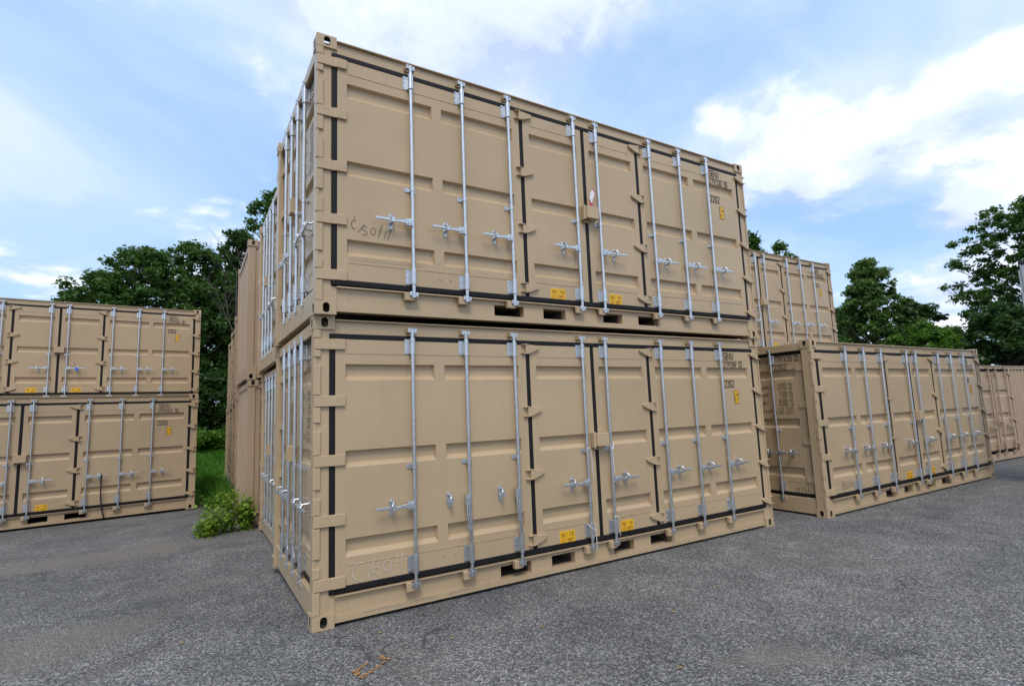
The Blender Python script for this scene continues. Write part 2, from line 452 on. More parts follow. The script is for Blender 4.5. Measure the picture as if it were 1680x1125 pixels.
def text_mesh(s, h, w, mat, wt=0.115):
    """flat painted lettering in the XZ plane, facing -Y, left bottom at the origin, h tall, w wide"""
    k = (s, h, w, mat)
    if k in TXT: return TXT[k]
    if mat == 'sticker_ink': wt = 0.075
    adv = {'.': .45, ',': .45, 'I': .7, '1': .85, '\u2019': .5, '"': .8, 'm': 1.3, 'M': 1.2}
    tot = sum(adv.get(ch, 1.0) * 1.42 for ch in s) - 0.42
    u = w / tot; t = wt * h * 0.5; b = MB(); x = 0.0; n = 0
    for ch in s:
        gw = u * adv.get(ch, 1.0)
        for ln in GLYPH[ch]:
            P = [Vector((x + p[0] * gw, p[1] * h)) for p in ln]
            nrm = []
            for i in range(len(P)):
                d = P[min(i + 1, len(P) - 1)] - P[max(i - 1, 0)]
                d = d.normalized() if d.length > 1e-9 else Vector((1, 0)); nrm.append(Vector((-d.y, d.x)))
            for i in range(len(P) - 1):
                n += 1
                d = (P[i + 1] - P[i]); 
                if d.length < 1e-9: continue
                d.normalize(); m = Vector((-d.y, d.x)) * t; e = d * t * 0.45
                q = [P[i] - e + m, P[i] - e - m, P[i + 1] + e - m, P[i + 1] + e + m]
                b.face([(p.x, -0.00012 * (n % 5), p.y) for p in q])
        x += gw + u * 0.42 * adv.get(ch, 1.0)
    TXT[k] = b.mesh('lettering', mat)
    return TXT[k]
def text(s, h, w, mat, parent, loc, name='lettering'):
    o = bpy.data.objects.new(name, text_mesh(s, h, w, mat)); col.objects.link(o)
    o.parent = parent; o.location = loc; return o
def strokes(name, lines, mat, parent, loc, wdt=0.005):
    """hand-drawn lines as thin flat ribbons in the XZ plane"""
    def fn(b):
        for k, ln in enumerate(lines):
            for i in range(len(ln) - 1):
                a, c = Vector(ln[i]), Vector(ln[i + 1]); d = (c - a)
                if d.length < 1e-6: continue
                d.normalize(); n = Vector((-d.y, d.x)) * wdt * 0.5; a = a - d * wdt * .3; c = c + d * wdt * .3
                q = [a + n, a - n, c - n, c + n]
                b.face([(p.x, -0.0001 * (i % 3) - 0.0004 * k, p.y) for p in q])
    return single(name, mat, fn, parent, loc)
def arc(cx, cz, rx, rz, a0, a1, n=14):
    return [(cx + rx * math.cos(R_(a0 + (a1 - a0) * i / n)), cz + rz * math.sin(R_(a0 + (a1 - a0) * i / n))) for i in range(n + 1)]

# ------------------------------------------------------------------ ground
GY = np.array([-400, 0.5, 3, 5.5, 6.2, 9, 12, 15, 20, 28, 60, 600.0])
GZ = np.array([0, 0, -.09, -.12, -.155, -.225, -.30, -.33, -.40, 2.0, 3.0, 3.5])
def smooth(a, b, t):
    t = min(1, max(0, (t - a) / (b - a))); return t * t * (3 - 2 * t)
def gz(x, y):
    z = float(np.interp(y, GY, GZ))
    if y < 20: z *= smooth(7.2, 5.2, x) if x > 5.2 else 1.0
    z -= 0.15 * smooth(13.6, 16.4, x) if y < 12 else 0
    return z
def smooth_desc(a, b, t): return 1 - smooth(b, a, t)
def gz(x, y):
    z = float(np.interp(y, GY, GZ))
    if y < 20: z *= smooth_desc(7.2, 5.2, x)
    if y < 12: z -= 0.15 * smooth(13.6, 16.4, x)
    return z
def sheet(name, xs, ys, mat, dz=0.0, keep=None):
    vs = [(x, y, gz(x, y) + dz) for y in ys for x in xs]
    nx = len(xs); fs = []
    for j in range(len(ys) - 1):
        for i in range(nx - 1):
            if keep and not keep((xs[i] + xs[i + 1]) / 2, (ys[j] + ys[j + 1]) / 2): continue
            fs.append((j * nx + i, j * nx + i + 1, (j + 1) * nx + i + 1, (j + 1) * nx + i))
    me = bpy.data.meshes.new(name); me.from_pydata(vs, [], fs); me.update(); me.materials.append(MATS[mat])
    me.polygons.foreach_set('use_smooth', [True] * len(fs))
    o = bpy.data.objects.new(name, me); col.objects.link(o); o['kind'] = 'structure'; return o
ax = [-700, -300, -120, -60, -30] + [q * 0.5 for q in range(-40, 60)] + [32, 45, 70, 130, 300, 700]
ay = [-500, -200, -80, -40, -20] + [q * 0.5 for q in range(-24, 62)] + [34, 45, 60, 90, 160, 320, 600]
sheet('ground', ax, ay, 'gravel_asphalt')
rg = random.Random(5)
gx = [-300, -100, -40, -20] + [q * 0.4 for q in range(-40, 32)] + [20, 40, 80, 300]
gyy = [q * 0.4 for q in range(26, 76)] + [34, 45, 60, 90, 160, 400]
edge = {round(x, 2): 10.9 + 0.5 * math.sin(x * 2.3) + rg.uniform(-0.3, 0.3) for x in gx}
sheet('grass_field', gx, gyy, 'grass_soil', 0.012, lambda x, y: y > 11.0 + 0.4 * math.sin(x * 2.1) + 0.3 * math.sin(x * 5.3))

# ------------------------------------------------------------------ container
L, WD, HT = 6.058, 2.438, 2.591
BARS = [-2.160, -1.607, -1.055, -0.168, 0.168, 1.055, 1.607, 2.160]
ROWS = [(0.538, 0.687), (1.279, 1.421), (2.027, 2.170)]
HZ5 = [2.342, 1.850, 1.347, 0.854, 0.350]
HZ4 = [2.345, 1.690, 1.050, 0.400]
HZE = [2.190, 1.630, 1.077, 0.520]

def stadium(a, b, n=12):
    """outline with half width a, half height b (b > a)"""
    pts = []
    for k in range(n + 1):
        t = math.pi * k / n; pts.append((a * math.cos(t), (b - a) + a * math.sin(t)))
    for k in range(n + 1):
        t = math.pi + math.pi * k / n; pts.append((a * math.cos(t), -(b - a) + a * math.sin(t)))
    return pts
def holed(b, fmap, w, h, hc, pts, t):
    """plate w x h with a hole outline pts centred at hc; fmap(u,v,d) -> xyz, d is depth into the block"""
    n = len(pts)
    P = [(hc[0] + p[0], hc[1] + p[1]) for p in pts]
    def rim(p):
        dx, dz = p[0] - hc[0], p[1] - hc[1]; ks = []
        if dx > 1e-9: ks.append((w - hc[0]) / dx)
        if dx < -1e-9: ks.append(-hc[0] / dx)
        if dz > 1e-9: ks.append((h - hc[1]) / dz)
        if dz < -1e-9: ks.append(-hc[1] / dz)
        k = min(ks); return (hc[0] + dx * k, hc[1] + dz * k)
    Q = [rim(p) for p in P]
    for i in range(n):
        j = (i + 1) % n
        quad = [Q[i], Q[j], P[j], P[i]]
        b.face([fmap(u, v, 0) for u, v in quad])
        # corner filler
        def side(q):
            s = set()
            if abs(q[0]) < 1e-6: s.add('l')
            if abs(q[0] - w) < 1e-6: s.add('r')
            if abs(q[1]) < 1e-6: s.add('b')
            if abs(q[1] - h) < 1e-6: s.add('t')
            return s
        if not side(Q[i]) & side(Q[j]):
            s = side(Q[i]) | side(Q[j])
            c = (0 if 'l' in s else w, 0 if 'b' in s else h)
            b.face([fmap(*Q[i], 0), fmap(*c, 0), fmap(*Q[j], 0)])
        b.mi = 1; b.face([fmap(*P[i], 0), fmap(*P[j], 0), fmap(*P[j], t), fmap(*P[i], t)]); b.mi = 0
CW, CD, CH = 0.178, 0.162, 0.118
def casting_fn(mx, my, mz):
    def fn(b0):
        b = MB()
        holed(b, lambda u, v, d: (u, d, v), CW, CH, (0.092, 0.058), stadium(0.029, 0.044), 0.028)         # side
        holed(b, lambda u, v, d: (d, u, v), CD, CH, (0.084, 0.058), stadium(0.027, 0.042), 0.028)         # end
        rot = [(q[1] * 1.2, q[0] * 1.0) for q in stadium(0.031, 0.046)]
        holed(b, lambda u, v, d: (u, v, d), CW, CD, (0.092, 0.084), rot, 0.028)                            # bottom (top when flipped)
        b.face([(CW, 0, 0), (CW, CD, 0), (CW, CD, CH), (CW, 0, CH)])
        b.face([(0, CD, 0), (0, CD, CH), (CW, CD, CH), (CW, CD, 0)])
        b.face([(0, 0, CH), (CW, 0, CH), (CW, CD, CH), (0, CD, CH)])
        b.mi = 1; e = 0.006  # inner liner in the dark second material: shade of the cavity painted in
        b.face([(CW - e, 0.03, 0.03), (CW - e, CD - e, 0.03), (CW - e, CD - e, CH - e), (CW - e, 0.03, CH - e)])
        b.face([(0.03, CD - e, 0.03), (0.03, CD - e, CH - e), (CW - e, CD - e, CH - e), (CW - e, CD - e, 0.03)])
        b.face([(0.03, 0.03, CH - e), (CW - e, 0.03, CH - e), (CW - e, CD - e, CH - e), (0.03, CD - e, CH - e)])
        for (f, s, b0.mi) in zip(b.f, b.s, b.m):
            pts = [b.v[i] for i in f]
            pts = [((-p[0] if mx else p[0]), (-p[1] if my else p[1]), (-p[2] if mz else p[2])) for p in pts]
            if (mx + my + mz) % 2: pts.reverse()
            b0.face(pts, s)
    return fn

def lever_pts(s):
    up = [(0.02, 0.022), (0.075, 0.020), (0.13, 0.012), (0.17, 0.006), (0.20, 0.012), (0.24, 0.015), (0.365, 0.012)]
    lo = [(0.365, -0.012), (0.24, -0.012), (0.20, -0.014), (0.17, -0.018), (0.13, -0.016), (0.075, -0.020), (0.02, -0.022)]
    p = [(s * x, z) for x, z in up + lo]
    return p if s > 0 else p[::-1]
def bracket_fn(b):
    b.box(-0.062, 0.040, 0.036, 0.045, -0.070, 0.070)
    b.box(-0.026, 0.026, 0.0, 0.040, -0.068, 0.068)
    b.tube([(0, 0, -0.076), (0, 0, 0.076)], 0.0265, 14)
    for z in (-0.05, 0, 0.05): b.tube([(-0.049, 0.030, z), (-0.049, 0.040, z)], 0.0065, 8)
    for z in (-0.045, 0.045):
        b.tube([(0.034, 0.030, z), (0.034, 0.040, z)], 0.005, 8)
        b.tube([(0.006, -0.030, z), (0.006, -0.022, z)], 0.004, 6)
def clip_fn(b):
    b.box(-0.060, 0.044, 0.037, 0.045, -0.022, 0.022)
    b.box(-0.022, 0.022, 0.0, 0.040, -0.020, 0.020)
    b.tube([(0, 0, -0.021), (0, 0, 0.021)], 0.0225, 12)
    for x in (-0.046, 0.034): b.tube([(x, 0.030, 0), (x, 0.040, 0)], 0.006, 8)
def cam_fn(b):
    b.tube([(0, 0, -0.032), (0, 0, 0.020)], 0.0205, 12)
    b.box(-0.043, -0.020, -0.018, 0.020, -0.014, 0.024)
    b.box(0.018, 0.040, -0.012, 0.024, -0.016, 0.020)
    b.tube([(0, -0.026, 0.004), (0, 0.02, 0.004)], 0.009, 8)
def hub_lever(s):
    def fn(b):
        b.box(s * 0.008, s * 0.078, -0.030, 0.004, -0.034, 0.034)
        b.prism(lever_pts(s), -0.034, -0.020, 'y')
        b.tube([(s * 0.045, -0.040, 0), (s * 0.045, -0.028, 0)], 0.008, 8)
    return fn
def hang_lever(b):
    b.box(-0.060, -0.008, -0.030, 0.004, -0.060, 0.034)
    for off in (-0.045, -0.025):
        b.tube([(off, -0.022, -0.05), (off - 0.004, -0.030, -0.16), (off + 0.010, -0.034, -0.26), (off + 0.016, -0.03, -0.30)], 0.008, 6)
    b.tube([(-0.034, -0.03, -0.25), (-0.028, -0.035, -0.30), (-0.005, -0.030, -0.33), (-0.005, -0.028, -0.43)], [0.013, 0.014, 0.010, 0.010], 8)
    b.tube([(-0.034, -0.040, 0.0), (-0.034, -0.028, 0.0)], 0.009, 8)
def catch_fn(s):
    def fn(b):
        b.prism([(s * 0.205 + p[0], p[1]) for p in stadium(0.021, 0.073, 6)], 0.036, 0.045, 'y')
        b.box(s * 0.205 - 0.016, s * 0.205 + 0.016, -0.040, 0.040, -0.026, -0.017)
        b.box(s * 0.205 - 0.014, s * 0.205 + 0.014, -0.046, -0.036, -0.024, 0.020)
        b.tube([(s * 0.205, 0.040, 0.045), (s * 0.205, -0.028, 0.042), (s * 0.222, -0.040, 0.012)], [0.013, 0.012, 0.008], 8)
        b.tube([(s * 0.205, 0.028, -0.05), (s * 0.205, 0.04, -0.05)], 0.009, 8)
    return fn
def keeper_fn(b):
    b.box(-0.085, 0.026, 0.028, 0.052, -0.038, 0.032)
    b.box(-0.085, 0.012, 0.000, 0.052, -0.040, 0.034)
    b.box(0.022, 0.046, -0.005, 0.052, -0.020, 0.030)
def top_keeper_fn(b):
    b.box(-0.047, -0.037, 0.0, 0.055, -0.016, 0.022)
    b.box(0.036, 0.046, 0.0, 0.055, -0.016, 0.022)
    b.box(-0.046, 0.045, 0.047, 0.0565, -0.014, 0.020)

def locking_bar(c, place, x, s, steel, ptan, hang=False, ybar=-0.045, hz=0.905, no_handle=False):
    loc, rz = place(x, ybar, 0)
    bar = part('locking_bar', 'bar', steel, lambda b: b.tube([(0, 0, 0.215), (0, 0, 2.485)], 0.0168, 14), c, loc, rz)
    part('bearing_bracket', 'bracket', steel, bracket_fn, bar, (0, 0, 2.338), 0, 0.002)
    part('bearing_bracket', 'bracket', steel, bracket_fn, bar, (0, 0, 0.392), 0, 0.002)
    part('guide_clip', 'clip', steel, clip_fn, bar, (0, 0, 1.243), 0, 0.002)
    part('locking_cam', 'cam', steel, cam_fn, bar, (0, 0, 2.480))
    part('locking_cam', 'cam', steel, cam_fn, bar, (0, 0, 0.222))
    part('cam_keeper', 'tkeeper', ptan, top_keeper_fn, bar, (0, 0, 2.488))
    part('cam_keeper', 'keeper', ptan, keeper_fn, bar, (0, 0, 0.205), 0, 0.004)
    hs = 'zinc_steel' if steel == 'galvanised_steel' else steel
    if no_handle: return bar
    if hang:
        part('handle', 'hang', hs, hang_lever, bar, (0, 0, hz))
    else:
        part('handle', 'lever%d' % s, hs, hub_lever(s), bar, (0, 0, hz), 0, 0.003)
    part('handle_catch', 'catch%d' % s, hs, catch_fn(s), bar, (0, 0, hz))
    return bar

def strap_fn(b):
    b.prism([(0.002, -0.010), (0.055, -0.013), (0.150, -0.013), (0.168, -0.022), (0.262, -0.022), (0.262, -0.006), (0.155, 0.004), (0.002, 0.006)], -0.047, 0.047, 'z')
def lug_fn(s):
    def fn(b):
        p = [(-0.030, 0.046), (0.030, 0.046), (0.125, 0.038), (0.142, 0.022), (0.128, -0.002), (0.035, -0.040), (0.010, -0.046), (-0.030, -0.046)]
        p = [(s * q[0], q[1]) for q in p]
        b.prism(p if s > 0 else p[::-1], -0.030, 0.002, 'y')
        for z in (-0.050, 0.042):
            b.box(-s * 0.080, s * 0.012, -0.034, 0.004, z, z + 0.009)
        b.tube([(-s * 0.022, -0.020, -0.056), (-s * 0.022, -0.020, 0.056)], 0.011, 8)
    return fn

def door(c, place, key, x0, x1, recs, m, y=0.0):
    loc, rz = place(0, y, 0)
    def fn(b):
        b.panel(x0, x1, 0.312, 2.392, 0.0, [(a, d, z0, z1) for a, d in recs for z0, z1 in ROWS])
        # overlapping sheet edge (weld line) near top and bottom
        b.box(x0 + 0.09, x1 - 0.09, -0.0035, 0.002, 2.262, 2.268)
        b.box(x0 + 0.09, x1 - 0.09, -0.0035, 0.002, 0.470, 0.477)
    return part('side_door' if 'f' in key else 'end_door', key, m, fn, c, loc, rz)

def sticker(c, place, x0, x1, z0, z1, lines, y=-0.003, border=False, name='warning_sticker'):
    loc, rz = place(x0, y, z0)
    w, h = x1 - x0, z1 - z0
    st = part(name, 'stk%.3f_%.3f' % (w, h), 'yellow_vinyl', lambda b: b.box(0, w, 0, 0.0025, 0, h), c, loc, rz)
    n = len(lines); pad = h * 0.13; lh = (h - pad * (n + 1)) / n
    for i, t in enumerate(lines):
        ww = w * (0.84 if len(t) > 3 else 0.7)
        text(t, lh, ww, 'sticker_ink', st, ((w - ww) / 2, -0.0015, h - (i + 1) * (pad + lh)))
    if border:
        def fr(b):
            e = 0.006
            b.box(-e, w + e, -0.001, 0.002, h, h + e); b.box(-e, w + e, -0.001, 0.002, -e, 0)
            b.box(-e, 0, -0.001, 0.002, 0, h); b.box(w, w + e, -0.001, 0.002, 0, h)
        part('border', 'stkfr%.3f' % w, 'black_print', fr, st)
    return st

def boxed(parent, loc, w, h, mat='black_print'):
    def fn(b):
        e = 0.006
        b.box(0, w, 0, 0.001, 0, e); b.box(0, w, 0, 0.001, h - e, h); b.box(0, e, 0, 0.001, e, h - e); b.box(w - e, w, 0, 0.001, e, h - e)
    return part('digit_box', 'dbx%.3f' % w, mat, fn, parent, loc)

def make_container(loc, yaw, label, group, m='tan_paint', steel='galvanised_steel', front='doors', end='doors',
                   number=None, hang=(), lettered_end=None, ink='black_print'):
    c = empty('shipping_container', loc, yaw)
    tag(c, label, 'container', group)
    F = lambda x, y, z: ((x, y, z), 0.0)                                   # long side facing -Y
    E = lambda u, y, z: ((y, WD - u, z), -math.pi / 2)                     # end facing -X, u from its left to right
    # frame
    for mx in (0, 1):
        for my in (0, 1):
            for mz in (0, 1):
                o = part('corner_casting', 'cast%d%d%d' % (mx, my, mz), m, casting_fn(mx, my, mz), c,
                         (L + 0.004 if mx else -0.004, WD + 0.004 if my else -0.006, HT if mz else 0), 0)
            def post(b, mx=mx, my=my):
                x = (0.006, 0.132) if not mx else (L - 0.132, L - 0.006)
                y = (0.010, 0.150) if not my else (WD - 0.150, WD - 0.010)
                b.box(*x, *y, CH - 0.002, HT - CH + 0.002)
            part('corner_post', 'post%d%d' % (mx, my), m, post, c, bevel=0.008, seg=2)
    for k, (x0, x1) in enumerate(((0.130, 0.177), (L - 0.177, L - 0.130))):
        for z0, z1 in ((CH - 0.002, 0.2515), (2.437, HT - CH + 0.002)):
            part('post_gusset', 'gus%d%.2f' % (k, z0), m, lambda b, x0=x0, x1=x1, z0=z0, z1=z1: b.box(x0, x1, 0.0125, 0.11, z0, z1), c)
    # long front side
    def top_rail(b):
        b.box(CW - 0.002, L - CW + 0.002, 0.012, 0.10, 2.436, 2.548)
        b.box(CW - 0.002, L - CW + 0.002, -0.016, 0.10, 2.548, 2.562)
    part('top_rail', 'toprail', m, top_rail, c, bevel=0.003)
    px = [(1.762, 2.118), (2.370, 2.670), (3.213, 3.513), (3.770, 4.114)] if front == 'doors' else []
    def bot_rail(b):
        x0, x1 = CW - 0.002, L - CW + 0.002
        xs = [x0] + [q for p in px for q in p] + [x1]
        for i in range(0, len(xs), 2): b.box(xs[i], xs[i + 1], 0.022, 0.10, 0.0855, 0.198)
        b.box(x0, x1, 0.0215, 0.10, 0.1985, 0.238)
        b.box(x0, x1, 0.006, 0.10, 0.030, 0.085)
        b.box(x0, x1, -0.014, 0.05, 0.2385, 0.250)
        b.box(x0 + 0.11, x0 + 0.114, 0.0195, 0.03, 0.09, 0.237); b.box(x1 - 0.114, x1 - 0.11, 0.0195, 0.03, 0.09, 0.237)
    part('bottom_rail', 'botrail%d' % len(px), m, bot_rail, c)
    for a, d in px:
        def pocket(b, w=d - a):
            b.face([(0, 0, 0), (w, 0, 0), (w, 0.9, 0), (0, 0.9, 0)])
            b.face([(0, 0, .113), (0, 0.9, .113), (w, 0.9, .113), (w, 0, .113)])
            b.face([(0, 0, 0), (0, 0.9, 0), (0, 0.9, .113), (0, 0, .113)])
            b.face([(w, 0, 0), (w, 0, .113), (w, 0.9, .113), (w, 0.9, 0)])
            b.face([(0, 0.9, 0), (w, 0.9, 0), (w, 0.9, .113), (0, 0.9, .113)])
        part('fork_pocket', 'pkt%.3f' % (d - a), 'shaded_pocket_steel', pocket, c, (a, 0.101, 0.0853))
    # roof, floor, back and far end
    part('roof', 'roof', 'roof_steel', lambda b: b.box(0.1005, L - 0.1, 0.1005, WD - 0.1, 2.50, 2.556), c)
    part('floor', 'floor', 'roof_steel', lambda b: b.box(0.14, L - 0.1, 0.16, WD - 0.1, 0.20, 0.235), c)
    def back(b):
        b.corrugated(0.13, L - 0.13, 0.15, 2.47, 0.0)
        b.box(CW, L - CW, -0.03, 0.06, 2.47, 2.56); b.box(CW, L - CW, -0.03, 0.06, 0.03, 0.15)
    part('back_wall', 'backwall', m, back, c, (L, WD - 0.045, 0), math.pi)
    def farend(b):
        b.corrugated(0.13, WD - 0.13, 0.15, 2.47, 0.0, 0.04, 0.24)
        b.box(CD, WD - CD, -0.03, 0.06, 2.47, 2.56); b.box(CD, WD - CD, -0.03, 0.06, 0.03, 0.15)
    part('end_wall', 'endwall', m, farend, c, (L - 0.045, 0, 0), math.pi / 2)
    # ---- front: four doors with eight bars
    if front == 'doors':
        ds = [('fd1', 0.180, 2.137, [(0.266, 1.105), (1.206, 2.045)]), ('fd2', 2.187, 3.004, [(2.266, 2.930)]),
              ('fd3', 3.056, 3.871, [(3.120, 3.800)]), ('fd4', 3.921, 5.873, [(4.010, 4.852), (4.952, 5.792)])]
        dd = [door(c, F, *d, m) for d in ds]
        strips = [(0.134, L - 0.134, -0.004, 2.390, 2.438), (0.134, L - 0.134, -0.010, 0.262, 0.3125)]
        strips += [(a, d, 0.003, 0.3125, 2.390) for a, d in ((0.132, 0.1815), (2.1365, 2.1875), (3.0035, 3.0565), (3.8705, 3.9215), (L - 0.1855, L - 0.134))]
        for k, (a, d, y, z0, z1) in enumerate(strips):
            part('door_gasket', 'gasket%d' % k, 'rubber', lambda b: b.box(a, d, y, 0.03, z0, z1), c, bevel=0.007, seg=2)
        for z in HZ5:
            part('hinge', 'strap', m, strap_fn, dd[0], (0, 0, z), 0, 0.004)
            part('hinge', 'lug-1', m, lug_fn(-1), dd[3], (L - 0.075, 0.0, z), 0, 0.003)
        for z in HZ4:
            part('hinge', 'lug1', m, lug_fn(1), dd[1], (2.160, 0.0, z), 0, 0.003)
            part('hinge', 'lug-1', m, lug_fn(-1), dd[2], (3.898, 0.0, z), 0, 0.003)
        for i, dx in enumerate(BARS):
            locking_bar(c, F, L / 2 + dx, -1 if i < 4 else 1, steel, m, hang=i in hang)
        def lockbox(b):
            b.box(-0.062, 0.110, -0.100, -0.006, -0.070, 0.075)
            b.box(-0.090, -0.060, -0.075, 0.0, -0.085, 0.085)
            b.box(-0.070, 0.010, -0.045, 0.0, -0.105, -0.090)
        part('lock_box', 'lockbox', m, lockbox, c, (L / 2 - 0.0, 0, 1.350), 0, 0.004)
        sticker(c, F, 2.466, 2.666, 0.298, 0.430, ['ONLY FOR', 'LIFT EMPTY'], name='lifting_sticker')
        sticker(c, F, 3.312, 3.500, 0.300, 0.430, ['ONLY FOR', 'LIFT EMPTY'], name='lifting_sticker')
        sticker(c, F, 5.466, 5.548, 1.688, 1.854, ['2,6m', '8\u20196"'], border=True, name='height_sticker')
        if number:
            d4 = dd[3]
            text('SBIU', 0.092, 0.195, ink, d4, (5.305, -0.005, 2.280))
            text(number[0], 0.076, 0.262, ink, d4, (5.298, -0.005, 2.1755))
            text(number[1], 0.064, 0.030, ink, d4, (5.630, -0.005, 2.181))
            boxed(d4, (5.612, -0.005, 2.1735), 0.066, 0.084)
            text('22G2', 0.092, 0.190, ink, d4, (5.285, -0.005, 1.905))
        cuts = sorted([(z + 0.052, z - 0.052) for z in HZ5] + [(z + 0.038, z - 0.034) for z in HZE], reverse=True)
        top = HT - CH - 0.003
        for hi, lo in cuts + [(CH + 0.001, 0)]:
            if top - hi > 0.012:
                part('hinge_flange', 'fl%.3f' % hi, m, lambda b: b.box(-0.003, 0.057, -0.008, 0.03, hi, top), c, bevel=0.004)
            top = lo
        def rflange(b):
            b.box(L - 0.028, L - 0.001, -0.004, 0.03, CH, HT - CH)
        part('post_flange', 'rflange', m, rflange, c, bevel=0.004)
        def bolt(b): b.tube([(0, -0.006, 0), (0, 0.01, 0)], 0.010, 8)
        for x, z in ((1.16, 0.405), (1.27, 0.408)):
            part('bolt', 'bolt', m, bolt, c, (x, 0, z))
    else:
        part('front_wall', 'frontwall', m, lambda b: b.corrugated(0.13, L - 0.13, 0.235, 2.45, 0.03), c)
    # ---- left end
    ins = 0.062
    loc_, rz_ = E(0, 0, 0)
    for k, (z0, z1) in enumerate(((2.446, 2.560), (0.030, 0.255))):
        part('end_rail', 'endrail%d' % k, m, lambda b: b.box(CD - 0.002, WD - CD + 0.002, 0.02, 0.10, z0, z1), c, loc_, rz_, bevel=0.004)
    if end in ('doors', 'simple'):
        e1 = door(c, E, 'ed1', 0.190, 1.204, [(0.30, 1.10)], m, ins)
        e2 = door(c, E, 'ed2', 1.234, 2.248, [(1.335, 2.135)], m, ins)
        strips = [(0.145, WD - 0.145, -0.006, 2.392, 2.448), (0.145, WD - 0.145, -0.006, 0.258, 0.3125)]
        strips += [(a, d, 0.002, 0.3125, 2.392) for a, d in ((0.145, 0.191), (1.2035, 1.2345), (WD - 0.191, WD - 0.145))]
        l2, r2 = E(0, ins, 0)
        for k, (a, d, y, z0, z1) in enumerate(strips):
            part('door_gasket', 'egasket%d' % k, 'rubber', lambda b: b.box(a, d, y, 0.03, z0, z1), c, l2, r2, bevel=0.006)
        for z in HZE:
            def es(b, s=1):
                b.prism([(0.0, -0.064), (0.10, -0.050), (0.165, -0.020), (0.275, -0.020), (0.275, -0.004), (0.155, -0.004), (0.09, -0.030), (0.0, -0.040)], -0.045, 0.045, 'z')
            def es2(b):
                t = MB(); es(t)
                for f in t.f: b.face([(WD - t.v[i][0], t.v[i][1], t.v[i][2]) for i in reversed(f)])
            part('hinge', 'estrap', m, es, e1, (0, 0, z), 0, 0.003)
            part('hinge', 'estrap2', m, es2, e2, (0, 0, z), 0, 0.003)
            l3, r3 = E(WD - 0.028, 0.012, z)
            part('hinge_pin', 'epin', steel, lambda b: b.tube([(0, 0, -0.06), (0, 0, 0.06)], 0.010, 8), c, l3, r3)
        if end == 'doors':
            for u, s in ((0.664, -1), (1.039, -1), (1.399, 1), (1.774, 1)):
                locking_bar(c, E, u, s, steel, m, ybar=0.017, hz=0.90)
            def elock(b): b.box(-0.06, 0.07, -0.095, 0.0, -0.08, 0.08)
            l4, r4 = E(1.219, ins, 1.36)
            part('lock_box', 'elock', m, elock, c, l4, r4, bevel=0.004)
            def holder(b): b.box(-0.10, 0.10, -0.012, 0.0, -0.17, 0.17); b.box(-0.085, 0.085, -0.018, -0.012, -0.155, 0.155)
            l5, r5 = E(0.86, ins, 1.72)
            part('data_plate', 'plate', m, holder, c, l5, r5, bevel=0.003)
            if lettered_end:
                y = -0.005
                text('SBIU', 0.085, 0.195, ink, e2, (1.505, y, 2.296))
                text(lettered_end[0], 0.085, 0.31, ink, e2, (1.800, y, 2.296))
                text(lettered_end[1], 0.070, 0.032, ink, e2, (2.160, y, 2.303))
                boxed(e2, (2.141, y, 2.292), 0.070, 0.092)
                text('22G2', 0.084, 0.205, ink, e2, (1.800, y, 2.176))
                rows = [('GROSS', '24,000 KG'), ('', '52,910 LB'), ('TARE', '3,200 KG'), ('', '7,055 LB'), ('NET', '20,800 KG'), ('', '45,855 LB'), ('CU.CAP', '31.0 CU.M.'), ('', '1,095 CU.FT')]
                for i, (a, q) in enumerate(rows):
                    z = 1.925 - i * 0.059 - (i // 2) * 0.008
                    if a: text(a, 0.042, 0.026 * len(a), ink, e2, (1.560, y, z - 0.03))
                    ww = 0.0265 * len(q); text(q, 0.042, ww, ink, e2, (2.065 - ww, y, z))
    else:
        l2, r2 = E(0, 0.035, 0)
        part('end_wall', 'plainend', m, lambda b: b.corrugated(0.13, WD - 0.13, 0.25, 2.45, 0.0, 0.03, 0.20, 0.04), c, l2, r2)
    return c

G_MAIN = 'containers stacked in the long row'
c_low = make_container((0, 0, 0), 0, 'bottom tan container of the near stack, chalk C/S OH on its door', G_MAIN,
                       number=('279289', '1'), hang=(1, 2), lettered_end=('279289', '1'))
c_up = make_container((-0.005, -0.082, HT), 0.0093, 'topmost tan container of the near stack, rising highest against the sky', G_MAIN,
                      number=('279330', '5'), lettered_end=('279330', '5'))
make_container((0.15, 3.02, -0.10), 0, 'lower container of the second stack, its barred end door behind the near stack', G_MAIN,
               front='plain', lettered_end=('279311', '4'))
make_container((0.08, 3.00, HT - 0.10), 0.002, 'upper container of the second stack, its barred end door behind the near stack', G_MAIN,
               front='plain', lettered_end=('279318', '1'))
make_container((-0.02, 5.96, -0.15), 0, 'lower plain-ended container of the third stack, weeds growing against its foot', G_MAIN, 'pink_tan_paint', front='plain', end='plain')
make_container((-0.06, 5.95, HT - 0.15), 0, 'upper plain-ended container of the third stack, with a smooth corner post', G_MAIN, 'pink_tan_paint', front='plain', end='plain')
for k, (x, y, z, nm) in enumerate(((0.09, 8.48, -0.22, 'fourth'), (0.20, 11.36, -0.29, 'fifth'), (0.294, 14.66, -0.33, 'sixth'), (0.357, 17.46, -0.38, 'seventh'))):
    for lv in (0, 1):
        make_container((x + 0.02 * lv, y, z + lv * HT), 0, '%s container of the %s stack back in the long row, only its end edge showing' % (('lower', 'upper')[lv], nm),
                       G_MAIN, 'pink_tan_paint', front='plain', end='simple')
G_LEFT = 'containers in the block at the left'
make_container((-6.76, 9.059, -0.22), 0.120, 'front tan container at the left, numbered 279292, standing on the gravel', G_LEFT, 'tan_paint_aged', number=('279292', '6'), end='plain')
make_container((-6.732, 11.879, HT - 0.341), 0.105, 'upper tan container at the left, numbered 279342, behind the front one', G_LEFT, 'tan_paint_aged', number=('279342', '9'), end='plain')
